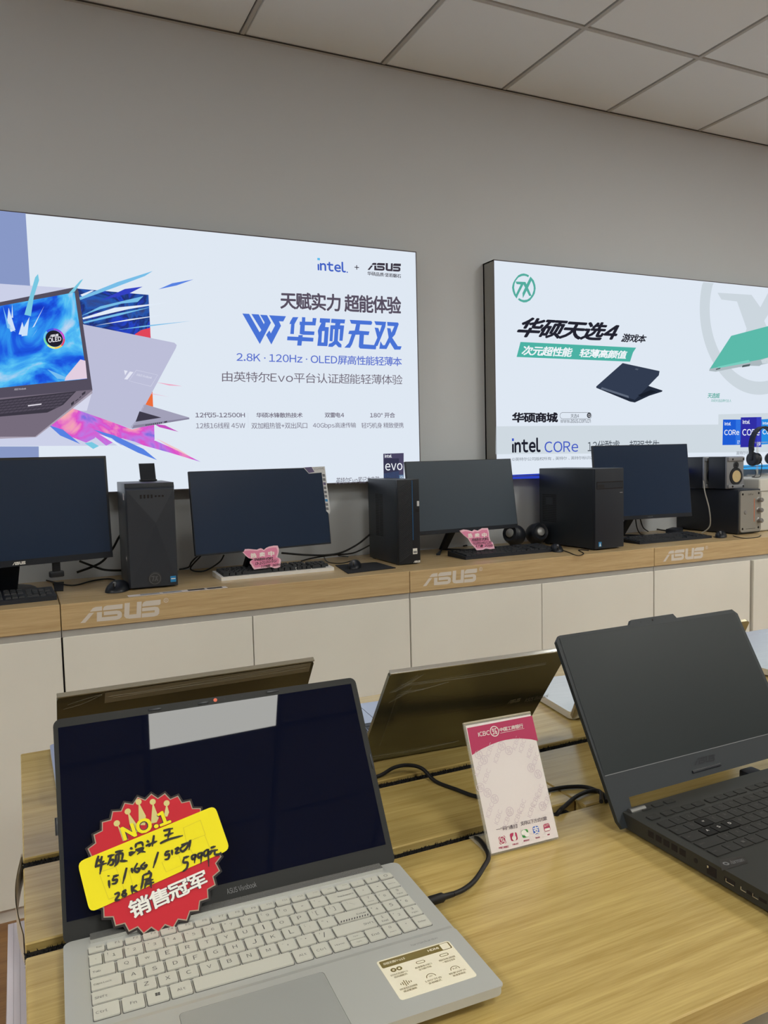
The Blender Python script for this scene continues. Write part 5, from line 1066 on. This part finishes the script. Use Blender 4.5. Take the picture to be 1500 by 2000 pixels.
W_ = [(-0.0215,0.1199),(-0.0034,0.1214),(-0.0127,0.1107),(-0.0326,0.1091),(-0.0385,0.1166),(0.0054,0.1144),(0.0262,0.1171),(0.0362,0.1088),(0.018,0.1218),(-0.0425,0.1),(-0.0335,0.0898),(-0.0453,0.078),(-0.037,0.0701),(0.032,0.0883),(0.0403,0.0791),(0.0414,0.0978),(0.0374,0.0588),(0.0282,0.0496),(-0.0388,0.0499),(-0.029,0.0612),(-0.0291,0.0402),(-0.0117,0.0432),(-0.0177,0.0348),(0.0073,0.046),(0.0187,0.039),(0.0364,0.0405),(0.0451,0.0476),(-0.0021,0.035)]
for k, c in enumerate(W_):
    if k in (1, 3, 4, 5, 11, 12, 13, 14, 19, 21, 25): bank(b, c, .0055, FC)
    else:
        ca, sa = math.cos(.95), math.sin(.95); q = [(c[0]+x*ca-z*sa, c[1]+x*sa+z*ca) for x, z in ((-.009, .003), (.009, .003), (.009, -.003), (-.009, -.003))]; b.text('ICBC', q, FC)
b.build('watermark', [PALE], pp, smooth=False)
b = MB().text('一“码”通扫', [(-0.0354,0.0285),(-0.0054,0.0274),(-0.0059,0.0227),(-0.0357,0.024)], FC, 0, bold=.006).text('支持以下方式付款', [(-0.0001,0.0289),(0.039,0.0282),(0.0386,0.0234),(-0.0006,0.024)], FC, 0, bold=.006)
for tx, q in (('中国工商银行', [(-0.0371,0.0066),(-0.0229,0.0058),(-0.0231,0.0033),(-0.0372,0.0042)]), ('工银e生活', [(-0.0176,0.0065),(-0.0089,0.0062),(-0.0092,0.0042),(-0.0178,0.0045)]), ('微信支付', [(-0.0011,0.0074),(0.0074,0.0071),(0.0071,0.0051),(-0.0014,0.0054)]), ('支付宝', [(0.0164,0.0074),(0.0227,0.0072),(0.0224,0.0052),(0.0161,0.0054)]), ('银联', [(0.0339,0.0075),(0.0378,0.0074),(0.0376,0.0057),(0.0337,0.0059)])):
    b.text(tx, q, FC, 1, bold=.02)
b.build('sign_lettering', [mat('plum_print', (70, 50, 66), .5), MAG], pp, smooth=False)
GRN, BLU = mat('icon_green', (60, 150, 70), .45), mat('icon_blue', (70, 110, 200), .45)
for k, (q, m) in enumerate((([(-0.0344,0.0177),(-0.0246,0.0178),(-0.0255,0.0085),(-0.0352,0.0087)], MAG), ([(-0.0179,0.0184),(-0.0079,0.0183),(-0.009,0.0094),(-0.0188,0.0093)], MAG), ([(-0.0013,0.019),(0.0084,0.0187),(0.0075,0.0098),(-0.0022,0.0098)], GRN), ([(0.0157,0.0198),(0.0244,0.0194),(0.0232,0.0106),(0.0143,0.0105)], BLU), ([(0.0318,0.0197),(0.041,0.0196),(0.0396,0.0106),(0.0303,0.0108)], MAG))):
    b = MB(); cx, cz = lerp2(q, .5, .5); h = (q[0][1]-q[3][1])/2; w = (q[1][0]-q[0][0])/2
    b.flat(rr(cx-w, cz-h, cx+w, cz+h, .0022), FC, 0)
    if k == 0: bank(b, (cx, cz), .0048, FD, 1)
    elif k == 1: b.flat([ell((cx, cz-.0015), .0030, a*math.pi/7) for a in range(14)], FD, 1); b.flat([(cx-.001, cz), (cx+.001, cz+.0055), (cx+.0026, cz+.0045), (cx+.002, cz)], FD, 1)
    elif k == 2:
        for dx, dz, r in ((-.0014, .0012, .0036), (.0020, -.0016, .0030)): b.flat([(cx+dx+r*1.1*math.cos(a*math.pi/8), cz+dz+r*.9*math.sin(a*math.pi/8)) for a in range(16)], FD if dx < 0 else FE, 1)
    elif k == 3: b.text('支', [(cx-.0042, cz+.0045), (cx+.0042, cz-.0045)], FD, 1, bold=.03)
    else: b.flat(rr(cx-w*.85, cz-h*.85, cx+w*.85, cz-h*.2, .001), FD, 1); b.text('云闪付', [(cx-.004, cz+.0038), (cx+.004, cz+.0008)], FD, 1)
    b.build('payment_icon', [m, PRINTW], pp, smooth=False)

# ------------------------------------------------------------------ dark gaming laptop, right
YAW4 = .01
L4 = thing('laptop', 'dark gunmetal laptop with a matte grey screen, open at the right', 'laptop', (.853, .755, TZ), YAW4, 'laptops on the display table')
zb4 = .0245; HL = .168; DF = .256
bs = MB().prism([(-HL, .0), (-HL, -DF+.012), (-HL+.012, -DF), (HL-.012, -DF), (HL, -DF+.012), (HL, .0), (HL-.012, .006), (-HL+.012, .006)], .0055, zb4, 'z', 0).build('base', TUF, L4)
for x in (-.13, .13):
    for y in (-.02, -.23): MB().box(x-.02, x+.02, y-.005, y+.005, 0, .006, 0, .001).build('rubber_foot', BLACK, L4)
pm = MB()
for k in range(5): pm.box(-HL-.0004, -HL+.004, -.044-.0125*k-.009, -.044-.0125*k, .013, .0205)
pm.lathe([(0, -.0004), (.0028, -.0004), (.0028, .004), (0, .004)], (-HL, -.118, .0160), 'x', seg=16)
pm.box(-HL-.0004, -HL+.004, -.147, -.134, .009, .0195); pm.box(-HL-.0004, -HL+.004, -.172, -.158, .0125, .0175)
for y in (-.187, -.202): pm.box(-HL-.0004, -HL+.004, y-.0092, y, .013, .0165)
pm.box(-HL-.0004, -HL+.004, -.232, -.219, .0125, .0185); pm.lathe([(0, -.0004), (.002, -.0004), (.002, .004), (0, .004)], (-HL, -.243, .0155), 'x', seg=14)
pm.build('side_port', DARK, bs, label='row of ports and vents in the left side')
pm = MB()
for y0, y1, z0 in ((-.171, -.160, .0123), (-.1865, -.1795, .0128), (-.2015, -.1945, .0128)):
    pm.box(-HL-.0007, -HL, y0, y1, z0, z0+.0007); pm.box(-HL-.0007, -HL, y1-.0007, y1, z0, z0+.004)
pm.box(-HL-.0007, -HL, -.1365, -.1345, .016, .0188); pm.build('port_rim', SILVERB, bs, label='bright port rims')
XW, YWD = .752-.853, .686-.755      # centre of the W key relative to the hinge
P_ = .0192; KC = []
def k4(x, y, w, name='', h=.0158, m=0): KC.append((x, y, w, name, h, m))
x0 = XW-2.0*P_-.0048
for r, (s, names) in enumerate(((0, '`1234567890-='), (1.5, 'QWERTYUIOP[]\\'), (1.75, "ASDFGHJKL;'"), (2.25, 'ZXCVBNM,./'))):
    y = YWD+P_*(1-r)
    xs0 = {0: x0-.0046-.0048, 1: XW-P_*1.5, 2: XW-P_*1.5+.005, 3: XW-P_*.5-.0045}[r]
    if r: k4(x0-.0094, y, xs0-x0+.0094, {1: 'Tab', 2: 'Caps', 3: 'Shift'}[r])
    for i, ch in enumerate(names): k4(xs0+P_*i, y, P_, ch, m=1 if ch in 'WASD' else 0)
    xe = xs0+P_*len(names); (k4(xe, y, .1205-xe, {0: '←', 1: '', 2: 'Enter', 3: 'Shift'}[r]) if .1205-xe > .007 else None)
y = YWD-3*P_; x = x0-.0094
for w, n in ((1.25, 'Ctrl'), (1, 'Fn'), (1, '⊞'), (1, 'Alt'), (5.6, ''), (1, 'Alt'), (1, 'Ctrl'), (1, '◄'), (1, '▼'), (1, '►')): k4(x, y, w*P_, n); x += w*P_
y = YWD+2*P_+.002; x = x0-.0094
for n in ['Esc']+['F%d' % k for k in range(1, 13)]: k4(x, y, P_*.92, n, .0105); x += P_*.94+(.006 if n in ('Esc', 'F4', 'F8') else 0)
for r in range(4):
    for c in range(4): k4(.1225+.0001+.0108*c, YWD+P_*(1-r), .0108, '', .0158)
for i, n in enumerate(('', '', '')): k4(x0+P_*1.1*i, YWD+3*P_+.006, P_*.9, n, .008)
for x, y, w, name, h, m in KC:
    if x > HL-.008: continue
    a, b_ = x+.0008, x+w-.0008; k = MB().prism(rr(a, y-h/2-.0006, b_, y+h/2, .0015, 3), zb4, zb4+.0012+(.0004 if m else 0), 'z', 0)
    zz = XY(zb4+.0019)
    if name == '⊞': k.flat(quad([((a+b_)/2-.0022, y+.002), ((a+b_)/2+.0022, y-.002)]), zz, 1)
    elif len(name) == 1: k.text(name, [((a+b_)/2-.0018, y+.0035), ((a+b_)/2+.0018, y-.0015)] if name not in "`-=;',." else [((a+b_)/2-.0008, y+.001), ((a+b_)/2+.0008, y-.0006)], zz, 1, bold=.02 if m else 0, keep=True)
    elif name: k.text(name, [(a+.002, y+.0014), (a+.002+.0017*len(name), y-.0012)], zz, 1)
    k.build('key', [mat('clear_dark_key', (18, 18, 18), .5, spec=.3) if m else KEYD, PRINTW if m else LEGD], bs, smooth=False, **({'label': 'darker key with a white letter'} if m else {}))
MB().prism(rr(-.055, -DF+.004, .055, -.165, .003), zb4, zb4+.0003, 'z').build('touchpad', mat('touchpad_dark', (56, 58, 58), .4, metal=.3), bs)
q = [(0.6988,0.6133),(0.727,0.6074),(0.722,0.5936),(0.6821,0.5951)]
def loc4(p): v = WM[L4.name].inverted() @ Vector((p[0], p[1], 0)); return (v.x, v.y)
q = [loc4(p) for p in q]
b = MB().flat(q, XY(zb4+.0003), 0)
cq = lerp2(q, .22, .5); b.ring([ell(cq, .0035, k*math.pi/8) for k in range(16)], [ell(cq, .0018, k*math.pi/8) for k in range(16)], XY(zb4+.0005), 1)
b.text('harman', [lerp2(q, .42, .75), lerp2(q, .92, .75), lerp2(q, .92, .3), lerp2(q, .42, .3)], XY(zb4+.0005), 1); b.build('palm_sticker', [mat('sticker_dark', (40, 38, 36), .35), GREY], bs)
LID4 = dict(loc=(0, .0026, .0269), rot=(-.5261, 0, 0)); w4 = .1799; h4 = .2367
lid4 = MB().prism([(-w4+.004, -.022), (-w4+.026, -.022), (-w4+.030, .012), (w4-.030, .012), (w4-.026, -.022), (w4-.004, -.022), (w4, -.012), (w4, h4-.008), (w4-.008, h4), (.052, h4), (.048, h4+.007), (-.036, h4+.007), (-.042, h4), (-w4+.008, h4), (-w4, h4-.008), (-w4, -.012)], 0, .006, 'y').build('lid', TUFB, L4, **LID4)
sc = [(-0.1736,0.2335),(0.1723,0.2307),(0.1482,0.0295),(-0.1763,0.0441)]
sc = [sc[0], (w4-.006, sc[1][1]), (w4-.006, sc[3][1]), sc[3]]
MB().flat(sc, XZ(-.0005)).build('screen', TUFS, lid4)
MB().flat(quad([(sc[3][0], sc[3][1]+.0006), (sc[2][0], sc[3][1]-.0003)]), XZ(-.0006)).build('screen_rim', GREY, lid4, label='thin pale line under the screen')
MB().logo([(-0.0186,0.0376),(0.0204,0.036),(0.0157,0.0277),(-0.0234,0.0287)], XZ(-.0004)).build('logo', BLACK2, lid4)
q0, q1 = (-0.0313,0.0212), (0.023,0.0192)
MB().box(q0[0], q1[0], -.002, .0, q0[1]-.002, q0[1]+.002, 0, .0008).build('bumper', BLACK2, lid4)
MB().lathe([(0, -.0004), (.0016, -.0004), (.0016, 0), (0, 0)], (.004, 0, h4+.0022), 'y', seg=14).lathe([(0, -.0003), (.0006, -.0003), (.0006, 0), (0, 0)], (-.02, 0, h4+.002), 'y', seg=10).lathe([(0, -.0003), (.0006, -.0003), (.0006, 0), (0, 0)], (.03, 0, h4+.002), 'y', seg=10).build('webcam', DARK, lid4)
MB().lathe([(0, -.16), (.005, -.16), (.005, -.135), (0, -.135)], (0, -.003, .0235), 'x', seg=14).lathe([(0, .135), (.005, .135), (.005, .16), (0, .16)], (0, -.003, .0235), 'x', seg=14).build('hinge', mat('hinge_metal', (104, 104, 102), .35, metal=.6), L4)
MB().box(.078, .104, .010, .028, .006, .022, 0, .003).build('rear_block', BLACK, L4)

# ------------------------------------------------------------------ laptops facing the wall
def back_laptop(label, loc, yaw, w, h, lean, depth, lidmat, topmat, keymat, keys=True, group='laptops on the display table'):
    r = thing('laptop', label, 'laptop', loc, yaw, group)
    bs = MB().prism(rr(-w/2, .004, w/2, depth, .008), .003, .016, 'z').build('base', topmat, r)
    for x in (-w*.35, w*.35):
        for y in (.03, depth-.03): MB().lathe([(0, 0), (.007, 0), (.007, .0035), (0, .0035)], (x, y, 0), seg=12).build('rubber_foot', BLACK, r)
    ld = MB().prism(rr(-w/2, 0, w/2, h, .007), -.004, .002, 'y').build('lid', lidmat, r, loc=(0, .004, .006), rot=(lean, 0, 0))
    MB().flat(quad([(-w/2+.006, h-.008), (w/2-.006, .014)]), XZ(.0024)).build('screen', SCREENG, ld)
    if keys:
        n, u = 14, (w-.03)/14
        for j in range(6):
            for i in range(n):
                if j == 5 and 4 <= i < 9:
                    if i > 4: continue
                    x0_, x1_ = -w/2+.015+u*4, -w/2+.015+u*9
                else: x0_, x1_ = -w/2+.015+u*i, -w/2+.015+u*(i+1)
                y = .030+.0178*j
                MB().prism(rr(x0_+.0012, y, x1_-.0012, y+.0152, .0015, 2), .016, .0172, 'z').build('key', keymat, bs, smooth=False)
        MB().prism(rr(-.065, .148, .065, depth-.006, .004), .016, .0163, 'z', 1).prism(rr(-.0645, .1485, .0645, depth-.0065, .004), .0162, .0165, 'z', 0).build('touchpad', [topmat, DARK], bs)
    return r, bs, ld
FILML = film('wrapped_lid', (112, 112, 100), .2, metal=.85, scale=14, strength=.035, stretch=(1, 1, 3))
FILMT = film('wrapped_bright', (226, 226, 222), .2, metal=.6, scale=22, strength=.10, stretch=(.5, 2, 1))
LILAC = mat('lilac_silver', (190, 200, 220), .35, metal=.5)
r3, b3, l3 = back_laptop('laptop with a mirror-like film wrapped lid, its back turned to the camera in the middle', (0.6174, 1.1002, TZ), -.0649, .2970, .2295, .6658, .245, FILML, LILAC, BLACK2)
MB().box(-.1485, .1485, -.0046, .0024, .2288, .2312, 0, .0008).build('lid_edge', SILVERB, l3, label='bright lid edge')
b = MB().text('ASUS Vivobook', [(0.1144,0.1141),(0.1584,0.1181),(0.1591,0.1067),(0.1158,0.1026)], XZ(-.0046), 0); b.logo([(0.0825,0.1159),(0.1045,0.1177),(0.1053,0.1078),(0.0831,0.106)], XZ(-.0046), 0); b.build('lid_print', SILVERB, l3)
def creases(parent, lines, y, seed, name='film_crease'):
    b = MB(); rnd = random.Random(seed)
    for p0, p1, n in lines:
        for k in range(n):
            j = lambda s: rnd.uniform(-s, s); a = (p0[0]+j(.006), y, p0[1]+j(.006)); c = (p1[0]+j(.006), y, p1[1]+j(.006)); m_ = ((a[0]+c[0])/2+j(.004), y-.0008, (a[2]+c[2])/2+j(.003))
            b.tube([a, m_, c], .00022, seg=5, sub=4)
    return b.build(name, CLEAR, parent, label='creases of clear film')
creases(l3, [((-.146, .012), (.02, .020), 2), ((-.135, .19), (-.10, .215), 4), ((-.13, .175), (-.128, .04), 1), ((-.12, .20), (.12, .205), 3), ((-.12, .18), (-.05, .19), 2), ((-.13, .16), (-.10, .19), 2)], -.0046, 4)
r2, b2_, l2 = back_laptop('laptop with a brown film wrapped lid standing behind the silver laptop', (.204, 1.185, TZ), .01, .345, .236, .62, .225, film('wrapped_brown', (96, 92, 82), .22, metal=.8, scale=14, strength=.04, stretch=(1, 1, 3)), LILAC, BLACK2)
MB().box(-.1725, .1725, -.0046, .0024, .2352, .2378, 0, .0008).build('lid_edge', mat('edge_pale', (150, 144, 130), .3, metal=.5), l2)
MB().flat([(-.115, .2335), (.168, .2335), (.168, .214), (-.115, .212)], XZ(-.0043)).build('reflection_band', mat('beige_reflection', (122, 112, 92), .3), l2, label='beige reflection painted along the film wrapped lid')  # pale reflection on the wrapped lid, put into a flat beige strip
creases(l2, [((-.11, .226), (.16, .228), 3), ((-.16, .215), (-.12, .228), 2)], -.0046, 9)
r5, b5, l5 = back_laptop('film wrapped laptop half hidden behind the dark gunmetal laptop', (1.041, 1.088, TZ), -.147, .308, .198, .50, .215, film('wrapped_olive', (150, 142, 120), .25, metal=.7, scale=30, strength=.15), FILMT, FILMT, keys=False)
b = MB()
for k in range(7): b.tube([(-.151+.004*math.sin(k), .0-.002*k % 5*.001, .004+.003*k), (-.143+.002*k, -.008+.001*k, .012+.001*k), (-.133, .006, .020+.002*k)], .0022, seg=5)
b.build('film_bunch', CLEAR, r5, label='bunched clear film at the hinge corner')
r6, b6, l6 = back_laptop('film wrapped laptop at the right edge of the photo, base bright with reflections', (1.595, 1.085, TZ), -.02, .34, .225, .45, .305, film('wrapped_tan', (112, 104, 88), .25, metal=.7, scale=30, strength=.15), FILMT, FILMT, keys=False)

# ------------------------------------------------------------------ cables on the table
def tz(pts, h=.004): return [(x, y, TZ+h) for x, y in pts]
P1 = [(0.4251,0.7192),(0.4455,0.7296),(0.4713,0.7507),(0.4932,0.7736)]
pl = (0.3851,0.7134)
o = MB().tube([(pl[0]+.024, pl[1]+.0006, .9053)]+[(x, y, .9035-.001*k) for k, (x, y) in enumerate(P1)]+[(P1[3][0]+.012, .815, .899), (P1[3][0]+.016, .842, .886)], .0028, seg=10).lathe([(0, 0), (.0045, 0), (.0052, .004), (.0052, .018), (.0034, .021), (.0030, .032), (0, .032)], (pl[0]-.008, pl[1]+.0006, .9053), 'x', seg=16).build('charging_cable', WIRE)
tag(o, 'black charging cable plugged into the right side of the silver laptop', 'cable', 'charging cables on the display table')
P2 = [(0.4097,1.037),(0.4465,1.052),(0.4787,1.053),(0.5005,1.048),(0.5234,1.046),(0.5365,1.024),(0.5428,0.9954),(0.5553,0.9565),(0.5688,0.9224),(0.5983,0.8954),(0.6427,0.8902),(0.6829,0.8897),(0.7098,0.883),(0.727,0.8698),(0.7302,0.8431),(0.7187,0.8235)]
o = MB().tube([(x, y, TZ+.0035+(.010 if k in (3, 4, 5) else 0)) for k, (x, y) in enumerate(P2)], .0029, seg=10).build('charging_cable', WIRE)
tag(o, 'black charging cable running behind the payment sign to the dark laptop', 'cable', 'charging cables on the display table')
P3 = [(0.6404,0.827),(0.6598,0.8373),(0.6893,0.8521),(0.7169,0.8579),(0.7298,0.849)]
o = MB().tube([(P3[0][0]-.008, P3[0][1]+.006, TZ-.012)]+tz(P3, .005)+[(.70, .812, TZ+.012)], .0029, seg=10).build('charging_cable', WIRE)
tag(o, 'black charging cable coming up from the cable slot beside the dark laptop', 'cable', 'charging cables on the display table')
